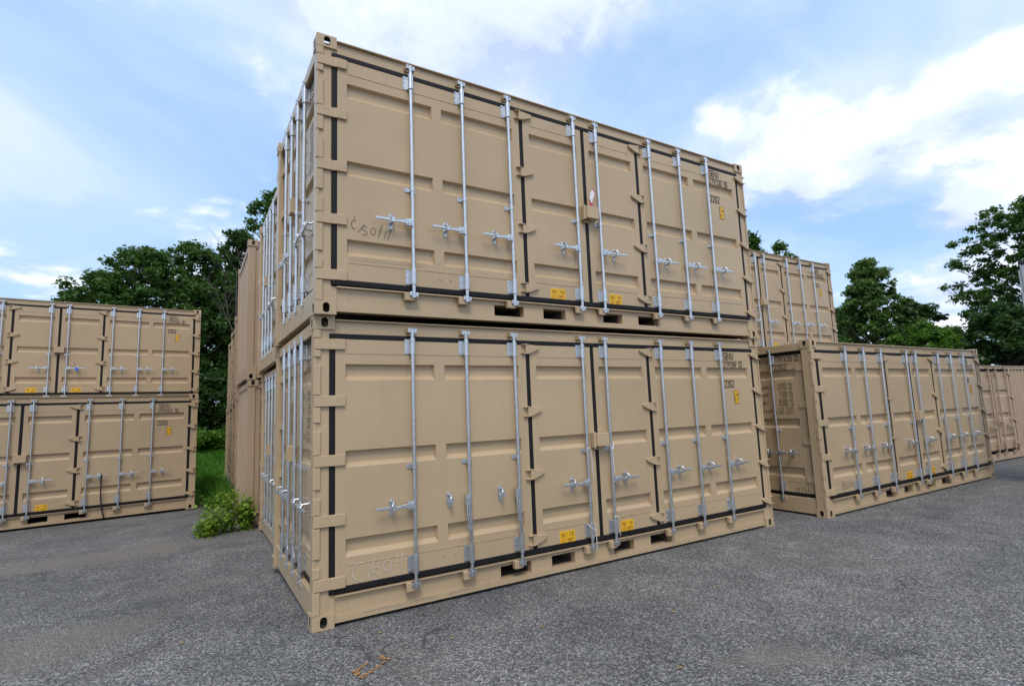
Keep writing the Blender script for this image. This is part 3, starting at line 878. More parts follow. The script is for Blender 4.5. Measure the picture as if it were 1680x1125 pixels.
make_container((-6.732, 11.879, -0.341), 0.105, 'hidden lower container at the left that carries the one numbered 279342', G_LEFT, 'tan_paint_aged', end='plain', front='plain')
G_RIGHT = 'containers in the block at the right'
make_container((7.0, -0.212, -0.002), 0.008, 'single tan container at the right, numbered 279335, weights lettered on its end door', G_RIGHT,
               number=('279335', '2'), lettered_end=('279335', '2'))
make_container((7.30, 2.72, HT), 0.003, 'upper tan container at the right, seen above the single one', G_RIGHT, 'tan_paint_aged', number=('279356', '0'), end='plain')
make_container((7.30, 2.72, 0), 0.003, 'lower container at the right, hidden behind the single one', G_RIGHT, 'tan_paint_aged', front='plain', end='plain')

# ------------------------------------------------------------------ far right container: doors and ribbed wall on one side, bars painted over
def ribbed_container(loc, yaw):
    m = 'pink_tan_paint'
    c = empty('shipping_container', loc, yaw)
    tag(c, 'pinkish tan container at the far right with ribbed wall and painted-over lock bars', 'container', G_RIGHT)
    F = lambda x, y, z: ((x, y, z), 0.0)
    DW = 2.438
    for x0, x1 in ((0, 0.12), (DW - 0.10, DW), (L - 0.12, L)):
        part('corner_post', 'rp%.2f' % x0, m, lambda b, x0=x0, x1=x1: b.box(x0, x1, 0.0, 0.14, 0.10, 2.50), c, bevel=0.006)
    for x0 in (0, L):
        for z in (0, HT):
            for my in (0, 1):
                part('corner_casting', 'cast%d%d%d' % (x0 > 0, my, z > 0), m, casting_fn(int(x0 > 0), my, int(z > 0)), c, (x0, WD if my else -0.004, z))
    part('top_rail', 'rtop', m, lambda b: (b.box(0.17, L - 0.17, 0.008, 0.1, 2.47, 2.545), b.box(0.17, L - 0.17, -0.012, 0.1, 2.545, 2.562)), c, bevel=0.004)
    part('bottom_rail', 'rbot', m, lambda b: b.box(0.17, L - 0.17, 0.010, 0.1, 0.03, 0.20), c, bevel=0.004)
    part('ribbed_wall', 'rwall', m, lambda b: b.corrugated(DW, L - 0.12, 0.20, 2.47, 0.03, 0.036, 0.24), c)
    def bk(b): b.box(0.12, L - 0.12, WD - 0.08, WD - 0.03, 0.05, 2.53)
    part('back_wall', 'rback', m, bk, c)
    part('end_wall', 'rend1', m, lambda b: b.box(0.03, 0.08, 0.141, WD - 0.14, 0.05, 2.53), c)
    part('end_wall', 'rend2', m, lambda b: b.box(L - 0.08, L - 0.03, 0.141, WD - 0.14, 0.05, 2.53), c)
    part('roof', 'rroof', 'roof_steel', lambda b: b.box(0.1005, L - 0.1, 0.1005, WD - 0.1, 2.50, 2.54), c)
    doors = []
    rows = [(0.538, 0.687), (1.10, 1.28), (1.72, 1.90)]
    for k, (a, d) in enumerate(((0.15, 1.200), (1.238, 2.31))):
        doors.append(part('side_door', 'rdoor%d' % k, m, lambda b, a=a, d=d: b.panel(a, d, 0.30, 2.39, 0.0, [(a + 0.12, d - 0.12, z0, z1) for z0, z1 in rows]), c, (0, 0.012, 0)))
    for k, (a, d, y, z0, z1) in enumerate(((0.12, 2.34, 0.016, 2.385, 2.43), (0.12, 2.34, 0.016, 0.262, 0.302), (0.12, 0.152, 0.018, 0.302, 2.385), (1.199, 1.239, 0.018, 0.302, 2.385), (2.309, 2.34, 0.018, 0.302, 2.385))):
        part('door_gasket', 'rgask%d' % k, 'rubber', lambda b: b.box(a, d, y, 0.04, z0, z1), c)
    for z in HZ4:
        part('hinge', 'lug-1', m, lug_fn(-1), doors[1], (2.345, 0.0, z), 0, 0.003)
        part('hinge', 'lug1', m, lug_fn(1), doors[0], (0.115, 0.0, z), 0, 0.003)
    for x, s in ((0.40, -1), (0.95, -1), (1.40, -1), (2.00, -1)):
        locking_bar(c, F, x, s, m, m, ybar=-0.033, hz=0.9 if x in (0.95, 2.0) else 1.05)
    return c
ribbed_container((16.69, 1.24, -0.15), -0.027)

# ------------------------------------------------------------------ hand-written marks
def attach(parent_c, name, lines, mat, x, z, wdt, end=False, label=None):
    loc = (x, -0.0052, z)
    o = strokes(name, lines, mat, parent_c, loc if not end else (0.0565, WD - x, z), wdt)
    if end: o.rotation_euler = (0, 0, -math.pi / 2)
    return o
def S_(x, z, w, h):
    return arc(x + w * .5, z + h * .74, w * .5, h * .26, 30, 250, 8) + arc(x + w * .5, z + h * .26, w * .5, h * .26, 80, -150, 8)
attach(c_low, 'chalk_mark', [arc(0.07, 0.075, 0.065, 0.072, 55, 290), [(0.135, 0.01), (0.195, 0.165)], S_(0.175, -0.012, 0.06, 0.10), arc(0.305, 0.085, 0.036, 0.046, 80, 430),
       [(0.385, 0.065), (0.40, 0.15)], [(0.425, 0.062), (0.445, 0.165)], [(0.39, 0.10), (0.435, 0.108)]], 'chalk', 0.318, 0.330, 0.0065)
attach(c_up, 'marker_note', [[(0.03, 0.17), (0.035, 0.13)], arc(0.03, 0.085, 0.026, 0.04, 60, 300, 8), [(0.06, 0.02), (0.125, 0.10)], S_(0.10, 0.0, 0.045, 0.085), arc(0.20, 0.045, 0.022, 0.035, 80, 430, 10),
       [(0.25, 0.0), (0.285, 0.12)], [(0.305, -0.01), (0.325, 0.06), (0.37, 0.07)], [(0.335, -0.02), (0.385, 0.115)]], 'marker_ink', 0.300, 0.745, 0.0045)
strokes('scuff', [[(0.42 + 0.11 * i, 0.064 + 0.004 * math.sin(i * 1.7)), (0.52 + 0.11 * i, 0.066 + 0.004 * math.sin(i * 1.7 + 1))] for i in range(9) if i not in (3, 6)], 'scuff_mark', c_low, (0, 0.0045, 0), 0.004)
single('paint_patch', 'tan_paint_aged', lambda b: b.prism([(0.285, 0.497), (0.70, 0.500), (0.98, 0.506), (0.985, 0.545), (0.66, 0.536), (0.29, 0.532)], -0.0016, 0.002), c_up)
C_R1 = [o for o in col.objects if o.name.startswith('shipping_container') and 'weights' in o.get('label', '')][0]
attach(C_R1, 'marker_note', [arc(0.03, 0.045, 0.022, 0.042, 80, 430, 10), [(0.10, 0.0), (0.10, 0.11)], [(0.155, -0.005), (0.145, 0.115)], [(0.195, 0.12), (0.205, -0.005)], [(0.15, 0.05), (0.20, 0.055)]],
       'marker_ink', 1.97, 0.300, 0.0055, end=True)
attach(C_R1, 'marker_note', [arc(0.035, 0.05, 0.03, 0.045, 40, 400, 10), [(0.065, 0.095), (0.07, 0.0)], S_(0.09, 0.0, 0.06, 0.10), arc(0.20, 0.05, 0.03, 0.042, 80, 430, 10),
       [(0.26, 0.0), (0.26, 0.11)], [(0.30, 0.0), (0.295, 0.10)], [(0.34, 0.11), (0.35, 0.0)], [(0.30, 0.05), (0.345, 0.055)]], 'marker_ink', 0.44, 0.355, 0.0055)

# ------------------------------------------------------------------ small hung things
def wires(name, mat, paths, r, label, cat, group=None):
    o = single(name, mat, lambda b: [b.tube(p, r, 6) for p in paths])
    return tag(o, label, cat, group)
X4, X5 = L / 2 - 0.168, L / 2 + 0.168
GT = 'white ties looped on the lock bars'
wires('cable_tie', 'white_plastic', [[(X4 - .02, -.066, 1.262), (X4 + .015, -.072, 1.268), (X4 + .04, -.060, 1.235), (X4 + .05, -.05, 1.15), (X4 + .047, -.05, 1.05), (X4 + .055, -.05, 0.985), (X4 + .066, -.05, 0.975), (X4 + .058, -.05, 0.962)]], 0.0045,
      'white tie dangling from the mid clip left of the near stack lock box', 'cable tie', GT)
wires('cable_tie', 'white_plastic', [[(X5 - .035, -.06, 1.295), (X5 - .005, -.07, 1.235), (X5 + .003, -.07, 1.05), (X5 + .005, -.068, 0.965)], [(X5 + .035, -.055, 1.295), (X5 + .004, -.072, 1.235)]], 0.0045,
      'white forked tie on the bar right of the near stack lock box', 'cable tie', GT)
wires('cable_tie', 'white_plastic', [[(X4 - .055, -.045, .475), (X4 - .03, -.076, .435), (X4 + .03, -.074, .40), (X4 + .055, -.05, .31), (X4 + .055, -.05, .20)], [(X4 + .025, -.072, .47), (X4 + .045, -.066, .40)]], 0.004,
      'white tie looped around the lower bracket left of center gasket, near stack', 'cable tie', GT)
wires('cable_tie', 'white_plastic', [[(X5 - .025, -.06, .50), (X5 + .0, -.075, .51), (X5 + .035, -.065, .485), (X5 + .045, -.052, .44)], [(X5 + .035, -.07, .34), (X5 + .05, -.06, .29)]], 0.004,
      'white tie looped around the lower bracket right of center gasket, near stack', 'cable tie', GT)
# wire loops on the end bars of the near stack
for (u, zt) in ((1.08, 0.50), (0.70, 0.50)):
    y = WD - u - 0.0
    wires('wire_tie', 'zinc_steel', [[(0.02, 2.438 - 1.219 + (u - 0.9), 0.47), (-0.02, 2.438 - 1.219 + (u - 0.9) - 0.14, 0.54), (-0.015, 2.438 - 1.219 + (u - 0.9) - 0.22, 0.42)]], 0.003,
          'thin wire tied between the end door bars low on the near stack, %s one' % ('farther' if u > 0.9 else 'nearer'), 'wire', 'wire ties on the end door bars')
# seal tag on the upper near container
tg = empty('seal_tag', (3.045, -0.135, HT + 1.43), 0.0); tg.scale = (0.8, 1, 0.8)
tag(tg, 'red and white seal tag standing above the topmost lock box', 'tag')
part('tag_stem', 'tagstem', 'red_plastic', lambda b: b.prism([(-.022, 0), (.022, 0), (.030, .10), (-.030, .10)], 0, 0.004), tg)
part('tag_card', 'tagcard', 'white_plastic', lambda b: b.prism([(-.030, .10), (.030, .10), (.075, .21), (.030, .255), (-.015, .20)], -0.004, 0.002), tg)
part('tag_edge', 'tagedge', 'red_plastic', lambda b: b.prism([(.030, .10), (.040, .10), (.088, .215), (.075, .21)], -0.006, 0.003), tg)
part('tag_edge', 'tagedge2', 'red_plastic', lambda b: b.prism([(.030, .255), (.075, .21), (.088, .215), (.036, .268)], -0.006, 0.003), tg)
part('tag_point', 'tagpt', 'white_plastic', lambda b: b.prism([(-.010, .05), (.016, .05), (.024, .098), (-.022, .098)], -0.003, -0.0005), tg)
# on the left block
ca, sa = math.cos(0.12), math.sin(0.12)
def L1(x, y, z): return (-6.76 + x * ca - y * sa, 9.059 + x * sa + y * ca, -0.22 + z)
ca2, sa2 = math.cos(0.105), math.sin(0.105)
def L2(x, y, z): return (-6.732 + x * ca2 - y * sa2, 11.879 + x * sa2 + y * ca2, HT - 0.341 + z)
def strapfn(b):
    pts = [(4.34, -.10, .93), (4.335, -.085, .75), (4.34, -.075, .50), (4.355, -.06, .30), (4.39, -.035, .12), (4.41, -.03, .03)]
    for i in range(len(pts) - 1):
        (x0, y0, z0), (x1, y1, z1) = pts[i], pts[i + 1]
        a = [L1(x0 - .014, y0, z0), L1(x0 + .014, y0, z0), L1(x1 + .014, y1, z1), L1(x1 - .014, y1, z1)]
        c = [L1(x0 - .014, y0 - .005, z0), L1(x0 + .014, y0 - .005, z0), L1(x1 + .014, y1 - .005, z1), L1(x1 - .014, y1 - .005, z1)]
        b.idx(a + c, [(0, 1, 2, 3), (7, 6, 5, 4), (0, 4, 5, 1), (1, 5, 6, 2), (2, 6, 7, 3), (3, 7, 4, 0)])
tag(single('hanging_strap', 'black_strap', strapfn), 'black strap hanging from a door handle of the front left container', 'strap')
bs = empty('bolt_seal', L2(X5 + 0.205, -0.09, 0.90), 0.105)
tag(bs, 'blue bolt seal with a dark wire on a handle of the upper left container', 'seal')
part('seal_body', 'sealbody', 'blue_plastic', lambda b: b.box(-.030, .030, -.03, .0, -.065, .015), bs, bevel=0.006)
part('seal_wire', 'sealwire', 'dark_trim', lambda b: b.tube([(0, -.01, .01), (-.03, -.02, .08), (-.06, -.03, .14)], 0.004, 6), bs)
plug = single('twist_lock', 'yellow_vinyl', lambda b: b.prism([(p[0], p[1]) for p in stadium(0.022, 0.034, 6)], 0.02, 0.05), None, (L + 0.004 - 0.092, -0.006, HT - 0.062))
tag(plug, 'small yellow twist lock end inside the near stack top right corner casting', 'twist lock')
# spray mark, laid on the gravel
def spray(b):
    r = random.Random(9)
    segs = [((0, 0), (.26, .02)), ((.26, .02), (.27, .10)), ((0, 0), (.03, .11)), ((.03, .11), (.16, .12))]
    for (a, c) in segs:
        for k in range(26):
            t = r.random(); x = a[0] + (c[0] - a[0]) * t + r.gauss(0, .010); y = a[1] + (c[1] - a[1]) * t + r.gauss(0, .009)
            s = r.uniform(.005, .014); n = 5; a0 = r.uniform(0, 6)
            b.face([(x + s * math.cos(a0 + 6.283 * q / n), y + s * 0.8 * math.sin(a0 + 6.283 * q / n), 0.0002 * k) for q in range(n)])
tag(single('spray_mark', 'orange_spray', spray, None, (0.14, -1.00, 0.006), 0.55), 'faded orange paint mark sprayed on the gravel in the foreground', 'paint mark')

# ------------------------------------------------------------------ box trailer at the right edge
def trailer(loc):
    t = empty('box_trailer', loc, 0)
    tag(t, 'pale grey box trailer with a dark top rail at the right edge', 'trailer')
    W2, LN, Z0, Z1 = 2.5, 11.0, 1.05, 4.05
    part('body', 'trbody', 'trailer_grey', lambda b: b.box(0, W2, -LN, 0, Z0, Z1), t, bevel=0.03)
    part('top_rail', 'trtop', 'dark_trim', lambda b: b.box(-0.012, W2 + 0.012, -LN - 0.012, 0.012, Z1 - 0.005, Z1 + 0.07), t, bevel=0.01)
    part('bottom_rail', 'trbot', 'galvanised_steel', lambda b: b.box(-0.012, W2 + 0.012, -LN - 0.012, 0.012, Z0 - 0.15, Z0 + 0.004), t)
    for x in (0.02, 1.255): part('rear_door', 'trdoor', 'trailer_grey', lambda b: b.box(0, 1.22, 0.0, 0.03, 0.05, 2.90), t, (x, 0.002, Z0), 0, 0.005)
    for x in (0.35, 0.95, 1.55, 2.15): part('locking_bar', 'trbar', 'galvanised_steel', lambda b: b.tube([(0, 0.05, 0.05), (0, 0.05, 2.9)], 0.015, 8), t, (x, 0, Z0))
    for y in (-1.6, -2.9):
        for x in (0.05, W2 - 0.33):
            w = part('wheel', 'trwheel', 'tyre_rubber', lambda b: b.tube([(0, 0, 0), (0.28, 0, 0)], 0.50, 24), t, (x, y, 0.5))
            part('rim', 'trrim', 'galvanised_steel', lambda b: b.tube([(-0.01, 0, 0), (0.29, 0, 0)], 0.26, 16), w)
    part('axle_frame', 'traxle', 'dark_trim', lambda b: (b.box(0.5, W2 - 0.5, -3.6, -0.9, 0.62, 0.9), b.box(0.3, W2 - 0.3, -1.66, -1.54, 0.44, 0.56), b.box(0.3, W2 - 0.3, -2.96, -2.84, 0.44, 0.56)), t)
    part('rear_bumper', 'trbump', 'dark_trim', lambda b: (b.box(0.1, W2 - 0.1, -0.1, 0, 0.45, 0.56), b.box(0.5, 0.58, -0.1, 0, 0.5, 0.91), b.box(W2 - 0.58, W2 - 0.5, -0.1, 0, 0.5, 0.91)), t)
    for x in (0.5, W2 - 0.6): part('landing_leg', 'trleg', 'dark_trim', lambda b: (b.box(0, 0.1, -LN + 2.0, -LN + 2.1, 0.03, 0.92), b.box(-0.06, 0.16, -LN + 1.95, -LN + 2.15, 0, 0.03)), t, (x, 0, 0))
    return t
trailer((12.40, -1.20, 0))

# ------------------------------------------------------------------ vegetation
def raw_mesh(name, verts, faces_n, mat):
    """verts (n*k,3) numpy, consecutive runs of faces_n vertices form a face"""
    n = len(verts); nf = n // faces_n
    me = bpy.data.meshes.new(name)
    me.vertices.add(n); me.vertices.foreach_set('co', verts.astype(np.float32).ravel())
    me.loops.add(n); me.loops.foreach_set('vertex_index', np.arange(n, dtype=np.int32))
    me.polygons.add(nf); me.polygons.foreach_set('loop_start', np.arange(0, n, faces_n, dtype=np.int32))
    me.update(calc_edges=True); me.materials.append(MATS[mat]); return me
def leaf_quads(centres, size, rng, up=0.5, aspect=0.55):
    n = len(centres)
    nrm = rng.normal(size=(n, 3)); nrm[:, 2] = np.abs(nrm[:, 2]) + up; nrm /= np.linalg.norm(nrm, axis=1)[:, None]
    t = rng.normal(size=(n, 3)); t -= nrm * (t * nrm).sum(1)[:, None]; t /= np.linalg.norm(t, axis=1)[:, None]
    b = np.cross(nrm, t)
    s = size * rng.uniform(0.6, 1.35, n)[:, None]
    v = np.empty((n, 4, 3))
    v[:, 0] = centres - t * s * 0.55; v[:, 1] = centres + b * s * aspect * 0.6 + nrm * s * 0.08
    v[:, 2] = centres + t * s * 0.65; v[:, 3] = centres - b * s * aspect * 0.6 + nrm * s * 0.08
    return v.reshape(-1, 3)

def tree(name, loc, height, radius, base, label, group, mat='leaf_green', bk='bark', shape='round', clumps=230, per=140, leaf=0.17, seed=1, spread=0.46, bare=0.0):
    rng = np.random.default_rng(seed)
    t = empty(name, (loc[0], loc[1], gz(loc[0], loc[1])), 0)
    tag(t, label, 'tree', group)
    # crown clump centres
    C = []
    while len(C) < clumps:
        h = rng.random()
        a = rng.random() * 2 * math.pi
        if shape == 'cone': rr = (1 - h) ** 0.75 * 0.95 + 0.06
        elif shape == 'spread': rr = math.sin(math.pi * (0.12 + 0.80 * h)) ** 0.6
        else: rr = math.sqrt(max(0.0, 1 - (1.75 * h - 0.75) ** 2)) if h > 0.43 else 0.78 + 0.22 * h / 0.43
        lob = 1 + 0.22 * math.sin(3 * a + seed) + 0.16 * math.sin(5 * a + 2.1 * seed + 5 * h)
        q = rng.random() ** 0.45 * rr * radius * lob
        C.append((q * math.cos(a), q * math.sin(a), base + h * (height - base - 0.3)))
    C = np.array(C)
    # trunk and limbs
    mb = MB()
    r0 = 0.022 * height + 0.03
    lean = rng.normal(size=2) * 0.02 * height
    def axis(z):
        f = z / height
        return Vector((lean[0] * f + 0.15 * math.sin(3 * f + seed), lean[1] * f, z))
    zs = [height * q for q in (0, .04, .15, .3, .45, .6, .75, .9)]
    mb.tube([axis(z) - Vector((0, 0, 0.15 if z == 0 else 0)) for z in zs], [r0 * 1.5, r0 * 1.1, r0, r0 * .85, r0 * .65, r0 * .45, r0 * .25, r0 * .1], 9)
    order = rng.permutation(len(C))[:max(16, len(C) // 4)]
    for i in order:
        c = Vector(C[i]); z = max(base * 0.7, c.z - (math.hypot(c.x, c.y) * 0.7 + 0.3)); z = min(z, height * 0.88)
        a = axis(z); m = a.lerp(c, 0.5) + Vector((0, 0, -0.12 * (c - a).length)) + Vector(rng.normal(size=3)) * 0.12
        rr = r0 * 0.34 * (1 - z / height) + 0.012
        mb.tube([a, m, c], [rr, rr * .6, 0.010], 5, caps=False)
    o = bpy.data.objects.new('trunk', mb.mesh('trunk', bk)); col.objects.link(o); o.parent = t
    # leaves
    sz = rng.uniform(0.55, 1.15, len(C)) * spread
    pts = []
    for c, s in zip(C, sz):
        n = int(per * s / spread)
        d = rng.normal(size=(n, 3)); d /= np.linalg.norm(d, axis=1)[:, None]
        d *= np.minimum(np.abs(rng.normal(size=n)) * 0.62, 1.0)[:, None] * s; d[:, 2] *= 0.66
        pts.append(c + d)
    pts = np.concatenate(pts)
    me = raw_mesh('crown', leaf_quads(pts, leaf, rng), 4, mat)
    o = bpy.data.objects.new('crown', me); col.objects.link(o); o.parent = t
    return t

GWL = 'trees behind the left containers'
tree('broadleaf_tree', (-4.7, 26.0), 7.6, 1.9, 1.2, 'low round tree at the left end of the wood behind the left containers', GWL, seed=2, clumps=190)
tree('broadleaf_tree', (-3.0, 27.0), 9.0, 2.1, 1.2, 'leafy tree second from the left end of the wood, above the left containers', GWL, seed=3, clumps=240)
tree('broadleaf_tree', (-0.95, 28.0), 9.5, 2.3, 1.0, 'leafy tree third from the left end of the wood, beside the bare branches', GWL, seed=4, clumps=260)
tree('broadleaf_tree', (1.2, 28.5), 10.6, 2.1, 1.0, 'dark tree in the wood just left of the long container row', GWL, 'leaf_dark', seed=5, clumps=260)
tree('broadleaf_tree', (3.6, 30.0), 14.0, 2.9, 1.0, 'tallest tree of the wood, rising behind the long container row', GWL, seed=6, clumps=320)
tree('broadleaf_tree', (-1.6, 32.0), 8.5, 3.0, 0.4, 'dark tree deeper in the wood behind the gap between containers', GWL, 'leaf_dark', seed=7, clumps=150, per=110, leaf=0.26)
tree('broadleaf_tree', (1.2, 33.0), 9.0, 3.0, 0.4, 'dark low-crowned tree deepest in the wood behind the gap', GWL, 'leaf_dark', seed=8, clumps=150, per=110, leaf=0.26)
tree('broadleaf_tree', (-5.0, 31.0), 6.8, 2.6, 0.4, 'dark tree deeper in the wood at its left end', GWL, 'leaf_dark', seed=9, clumps=120, per=110, leaf=0.26)
# bare-branched tree
def dead_tree():
    t = empty('bare_tree', (0.85, 23.0, gz(0.85, 23)), 0)
    tag(t, 'thin tree with bare grey twigs standing out from the wood', 'tree', GWL)
    r = random.Random(4); mb = MB()
    def grow(p, d, ln, rad, lv):
        pts = [p]; q = p.copy(); dd = d.copy()
        for k in range(4):
            dd = (dd + Vector((r.gauss(0, .10), r.gauss(0, .10), r.gauss(0.03, .08)))).normalized(); q = q + dd * ln / 4; pts.append(q.copy())
        mb.tube(pts, [rad, rad * .85, rad * .7, rad * .55, rad * .4], 5, caps=False)
        if lv == 0: return
        for k in range(5 if lv > 1 else 4):
            i = r.randint(1, 4); a = r.uniform(0, 6.28)
            nd = (dd * r.uniform(.6, 1.1) + Vector((math.cos(a), math.sin(a), r.uniform(-.1, .5))) * 0.75).normalized()
            grow(pts[i], nd, ln * r.uniform(.45, .7), rad * .45, lv - 1)
    base = Vector((0, 0, -0.1))
    grow(base, Vector((-0.02, 0, 1)), 6.2, 0.10, 0)
    top = Vector((-0.1, 0, 6.0))
    for k in range(5):
        a = k * 1.3; grow(top + Vector((0, 0, -k * 0.35)), Vector((math.cos(a) * .55, math.sin(a) * .4, 1)).normalized(), r.uniform(2.0, 3.0), 0.03, 2)
    for k in range(4):
        a = r.uniform(0, 6.28); grow(Vector((-.05, 0, r.uniform(1.5, 4.6))), Vector((math.cos(a), math.sin(a), r.uniform(-.3, .5))).normalized(), r.uniform(1.2, 1.9), 0.018, 1)
    o = bpy.data.objects.new('branches', mb.mesh('branches', 'bark')); col.objects.link(o); o.parent = t
dead_tree()
GWR = 'trees behind the right containers'
tree('broadleaf_tree', (31.7, 10.5), 9.7, 3.4, 0.5, 'pointed olive green tree between the two right-hand tree masses', GWR, 'leaf_olive', 'pale_bark', 'cone', 620, 110, 0.17, 11, 0.38)
tree('broadleaf_tree', (34.0, 13.6), 7.4, 2.1, 0.3, 'low dark tree left of the pointed olive tree', GWR, 'leaf_dark', seed=12, clumps=200, per=120, leaf=0.2, spread=0.4)
tree('broadleaf_tree', (34.3, 9.4), 7.2, 2.1, 0.3, 'low dark tree right of the pointed olive tree', GWR, 'leaf_dark', seed=13, clumps=220, per=120, leaf=0.2, spread=0.38)
tree('broadleaf_tree', (35.0, 8.1), 5.6, 1.4, 0.3, 'small dark tree at the right foot of the bright bushy one', GWR, 'leaf_green', seed=19, clumps=120, per=70, leaf=0.18, spread=0.36)
tree('broadleaf_tree', (30.7, 7.7), 5.6, 1.7, 0.2, 'bright green bushy tree in front of the pointed olive tree', GWR, 'leaf_bright', seed=14, clumps=220, per=120, leaf=0.15, spread=0.36)
tree('broadleaf_tree', (36.6, 3.9), 12.0, 3.8, 3.0, 'tall spreading tree at the right edge, sky showing between its branches', GWR, 'leaf_green', 'bark', 'spread', 760, 130, 0.17, 15, 0.42)
tree('broadleaf_tree', (33.2, 5.4), 6.3, 2.3, 0.2, 'dense dark tree below the tall spreading one at the right edge', GWR, 'leaf_dark', seed=16, clumps=300, per=120, leaf=0.2, spread=0.42)
tree('broadleaf_tree', (22.3, 10.9), 10.4, 1.1, 1.0, 'slim tree top showing just right of the near stack', GWR, 'leaf_green', 'bark', 'cone', 160, 60, 0.16, 17, 0.32)
tree('broadleaf_tree', (26.4, 12.2), 10.4, 1.3, 1.0, 'tree top peeping over the upper right container', GWR, 'leaf_green', 'bark', 'round', 160, 60, 0.16, 18, 0.32)

# understorey in the gap: dark shrubs on top of the bank
def shrub(name, loc, h, r, mat, seed, label, group, n=60, per=120, leaf=0.12):
    rng = np.random.default_rng(seed)
    t = empty(name, (loc[0], loc[1], gz(loc[0], loc[1])), 0); tag(t, label, 'shrub', group)
    a = rng.random(n) * 6.283; q = rng.random(n) ** .5 * r; z = rng.random(n) * h * np.sqrt(np.clip(1 - (q / (r * 1.15)) ** 2, 0, 1))
    C = np.stack([q * np.cos(a), q * np.sin(a), z + 0.05], 1)
    mb = MB()
    for c in C[:max(6, n // 4)]: mb.tube([(c[0] * .15, c[1] * .15, -0.05), (c[0] * .6, c[1] * .6, c[2] * .6), tuple(c)], [0.02, 0.013, 0.006], 5, caps=False)
    o = bpy.data.objects.new('stems', mb.mesh('stems', 'bark')); col.objects.link(o); o.parent = t
    d = rng.normal(size=(n, per, 3)) * np.array([.17, .17, .13]) * max(0.5, r * 0.9)
    pts = (C[:, None] + d).reshape(-1, 3); pts[:, 2] = np.maximum(pts[:, 2], 0.01)
    o = bpy.data.objects.new('foliage', raw_mesh('foliage', leaf_quads(pts, leaf, rng, 0.8, 0.7), 4, mat)); col.objects.link(o); o.parent = t
    return t
GS = 'undergrowth at the edge of the wood'
shrub('shrub', (-1.4, 25.6), 2.4, 1.3, 'leaf_dark', 21, 'dark shrub at the wood edge, left of the gap', GS, leaf=0.16)
shrub('shrub', (0.2, 26.2), 2.8, 1.4, 'leaf_dark', 22, 'dark shrub at the wood edge, in the gap between containers', GS, leaf=0.16)
shrub('shrub', (1.5, 25.4), 2.4, 1.2, 'leaf_dark', 23, 'dark shrub at the wood edge, beside the long row', GS, leaf=0.16)
shrub('shrub', (-0.35, 23.3), 0.7, 0.9, 'leaf_bright', 24, 'bright low weeds on top of the grass bank', GS, n=40, leaf=0.12)
shrub('shrub', (0.6, 23.6), 0.6, 0.8, 'leaf_bright', 25, 'bright low weeds on the bank beside the long row', GS, n=40, leaf=0.12)

# weeds at the foot of the third stack
def weed(loc, h, r, n, seed, label, leaf=0.055):
    rng = np.random.default_rng(seed)
    t = empty('weed_clump', (loc[0], loc[1], gz(loc[0], loc[1])), 0); tag(t, label, 'weed', 'weeds at the foot of the third stack')
    mb = MB(); pts = []
    for k in range(n):
        a = rng.random() * 6.283; q = rng.random() ** .5 * r; hh = h * rng.uniform(.45, 1.0) * (1 - 0.45 * (q / r) ** 2)
        tip = np.array([q * math.cos(a) * 1.1, q * math.sin(a) * .9, hh]); root = np.array([tip[0] * .45, tip[1] * .45, -0.02])
        mid = root * .5 + tip * .5 + np.array([0, 0, .08 * h])
        mb.tube([root, mid, tip], [.006, .005, .003], 4, caps=False)
        m = int(12 + 18 * hh / h)
        for j in range(m):
            f = rng.uniform(.12, 1); p = root * (1 - f) ** 2 + 2 * mid * f * (1 - f) + tip * f * f
            pts.append(p + rng.normal(size=3) * .04)
    o = bpy.data.objects.new('stems', mb.mesh('stems', 'leaf_weed')); col.objects.link(o); o.parent = t
    pts = np.array(pts); pts[:, 2] = np.maximum(pts[:, 2], 0.015)
    o = bpy.data.objects.new('leaves', raw_mesh('leaves', leaf_quads(pts, leaf, rng, 1.0, 1.0), 4, 'leaf_weed')); col.objects.link(o); o.parent = t
weed((-0.36, 5.74), 0.80, 0.36, 30, 31, 'large bright green weed clump left of the third stack corner')
weed((-0.58, 5.50), 0.36, 0.22, 18, 32, 'low sprawling weed at the left front of the large clump')
weed((-0.02, 5.72), 0.62, 0.13, 22, 33, 'narrow upright weed against the third stack corner post')
# grass blades in the strip behind
def grass():
    rng = np.random.default_rng(50)
    n = 70000
    x = rng.uniform(-3.2, 0.6, n); y = 9.6 + rng.random(n) ** 1.3 * 16.0
    keep = ~((x > -0.05) & (y < 20.0)) & ~((x < -0.72 + 0.02 * y) & (y < 15)) 
    x, y = x[keep], y[keep]; n = len(x)
    z = np.array([gz(a, b) for a, b in zip(x, y)])
    tall = np.where(y < 15, rng.uniform(.12, .45, n), rng.uniform(.06, .16, n)) * (1 + .4 * np.sin(x * 5 + y * 2))
    a = rng.random(n) * 6.283; w = 0.008 + 0.0006 * y
    d = np.stack([np.cos(a), np.sin(a), np.zeros(n)], 1); b = np.stack([x, y, z], 1)
    ln = rng.normal(size=(n, 3)) * .35 * tall[:, None]; ln[:, 2] = tall
    v = np.empty((n, 3, 3)); v[:, 0] = b - d * w[:, None]; v[:, 1] = b + d * w[:, None]; v[:, 2] = b + ln
    o = bpy.data.objects.new('grass', raw_mesh('grass', v.reshape(-1, 3), 3, 'grass_blade')); col.objects.link(o)
    tag(o, 'tall green grass growing between the two container blocks', 'grass', kind='stuff')
grass()

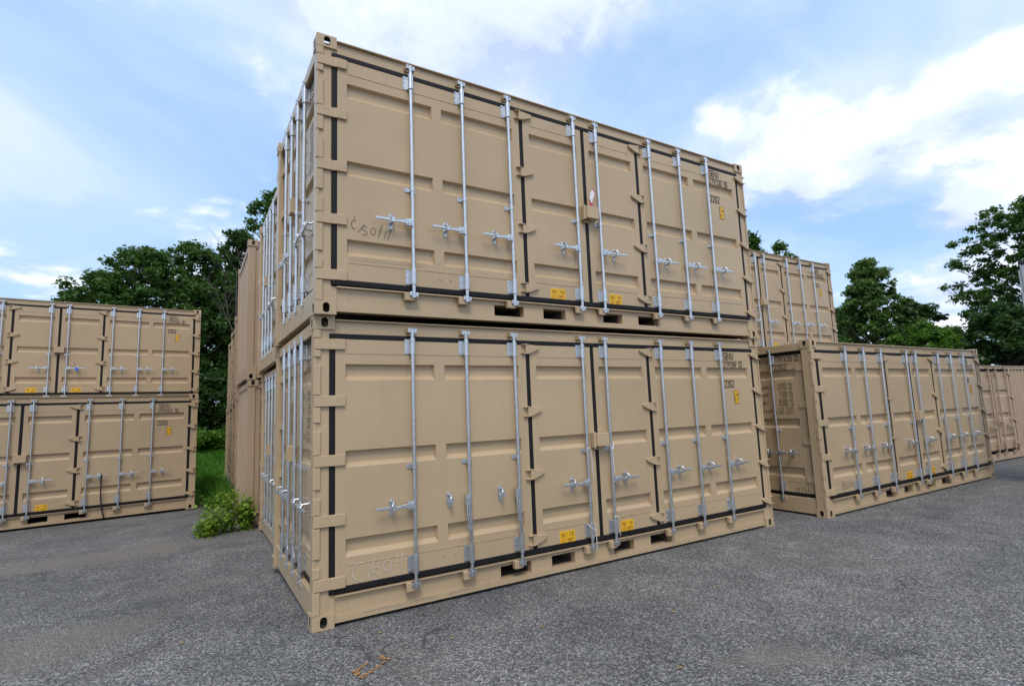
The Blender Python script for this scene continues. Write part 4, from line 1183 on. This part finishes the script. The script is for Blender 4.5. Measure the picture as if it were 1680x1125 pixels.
# loose stones and a few fallen leaves on the yard
def pebbles():
    rng = np.random.default_rng(60)
    n = 8500
    r = 0.6 + 11 * rng.random(n) ** 1.5; a = rng.uniform(-0.75, 1.45, n)
    x = -0.9 + r * np.sin(a); y = -4.8 + r * np.cos(a)
    keep = ~((x > -0.05) & (x < 13.2) & (y > -0.25)) & (y < 8.8)
    x, y = x[keep], y[keep]; n = len(x)
    z = np.array([gz(p, q) for p, q in zip(x, y)])
    s = 0.0035 + 0.0085 * rng.random(n) ** 3
    base = np.array([(1, 0, 0), (0, 1, 0), (-1, 0, 0), (0, -1, 0), (0, 0, .8), (0, 0, -.5)], float)
    tri = [(0, 1, 4), (1, 2, 4), (2, 3, 4), (3, 0, 4), (1, 0, 5), (2, 1, 5), (3, 2, 5), (0, 3, 5)]
    P = base[None] * (s[:, None, None] * rng.uniform(.6, 1.4, (n, 6, 1)))
    th = rng.random(n) * 6.283; c, q = np.cos(th), np.sin(th)
    X = P[..., 0] * c[:, None] - P[..., 1] * q[:, None]; Y = P[..., 0] * q[:, None] + P[..., 1] * c[:, None]
    V = np.stack([X + x[:, None], Y + y[:, None], P[..., 2] + z[:, None] + .3 * s[:, None]], 2)
    v = V[:, tri].reshape(-1, 3)
    o = bpy.data.objects.new('loose_stones', raw_mesh('loose_stones', v, 3, 'pebble')); col.objects.link(o)
    tag(o, 'loose pale stones scattered over the gravel yard', 'stones', kind='stuff')
pebbles()
rl = random.Random(77)
spots = [(0.87, -0.78), (1.55, -1.0), (0.45, -0.35), (2.6, -1.4), (3.4, -1.2), (1.9, -2.1), (0.05, -1.5), (-0.9, 0.4)]
where = ['below the near corner casting', 'right of the orange mark', 'at the foot of the near corner', 'before the first fork pocket', 'before the middle fork pockets', 'lowest in the foreground', 'left of the orange mark', 'out on the gravel left of the near stack']
for (x, y), w in zip(spots, where):
    def lf(b):
        q = [(0.018, 0), (0.008, 0.010), (-0.010, 0.009), (-0.018, 0), (-0.009, -0.010), (0.009, -0.009)]
        b.face([(p[0], p[1], 0.004 + 0.004 * (i % 2)) for i, p in enumerate(q)])
    o = single('fallen_leaf', 'fallen_leaf', lf, None, (x, y, gz(x, y) + 0.004), rl.uniform(0, 6.28))
    tag(o, 'small dry leaf on the gravel %s' % w, 'leaf', 'dry leaves on the gravel')
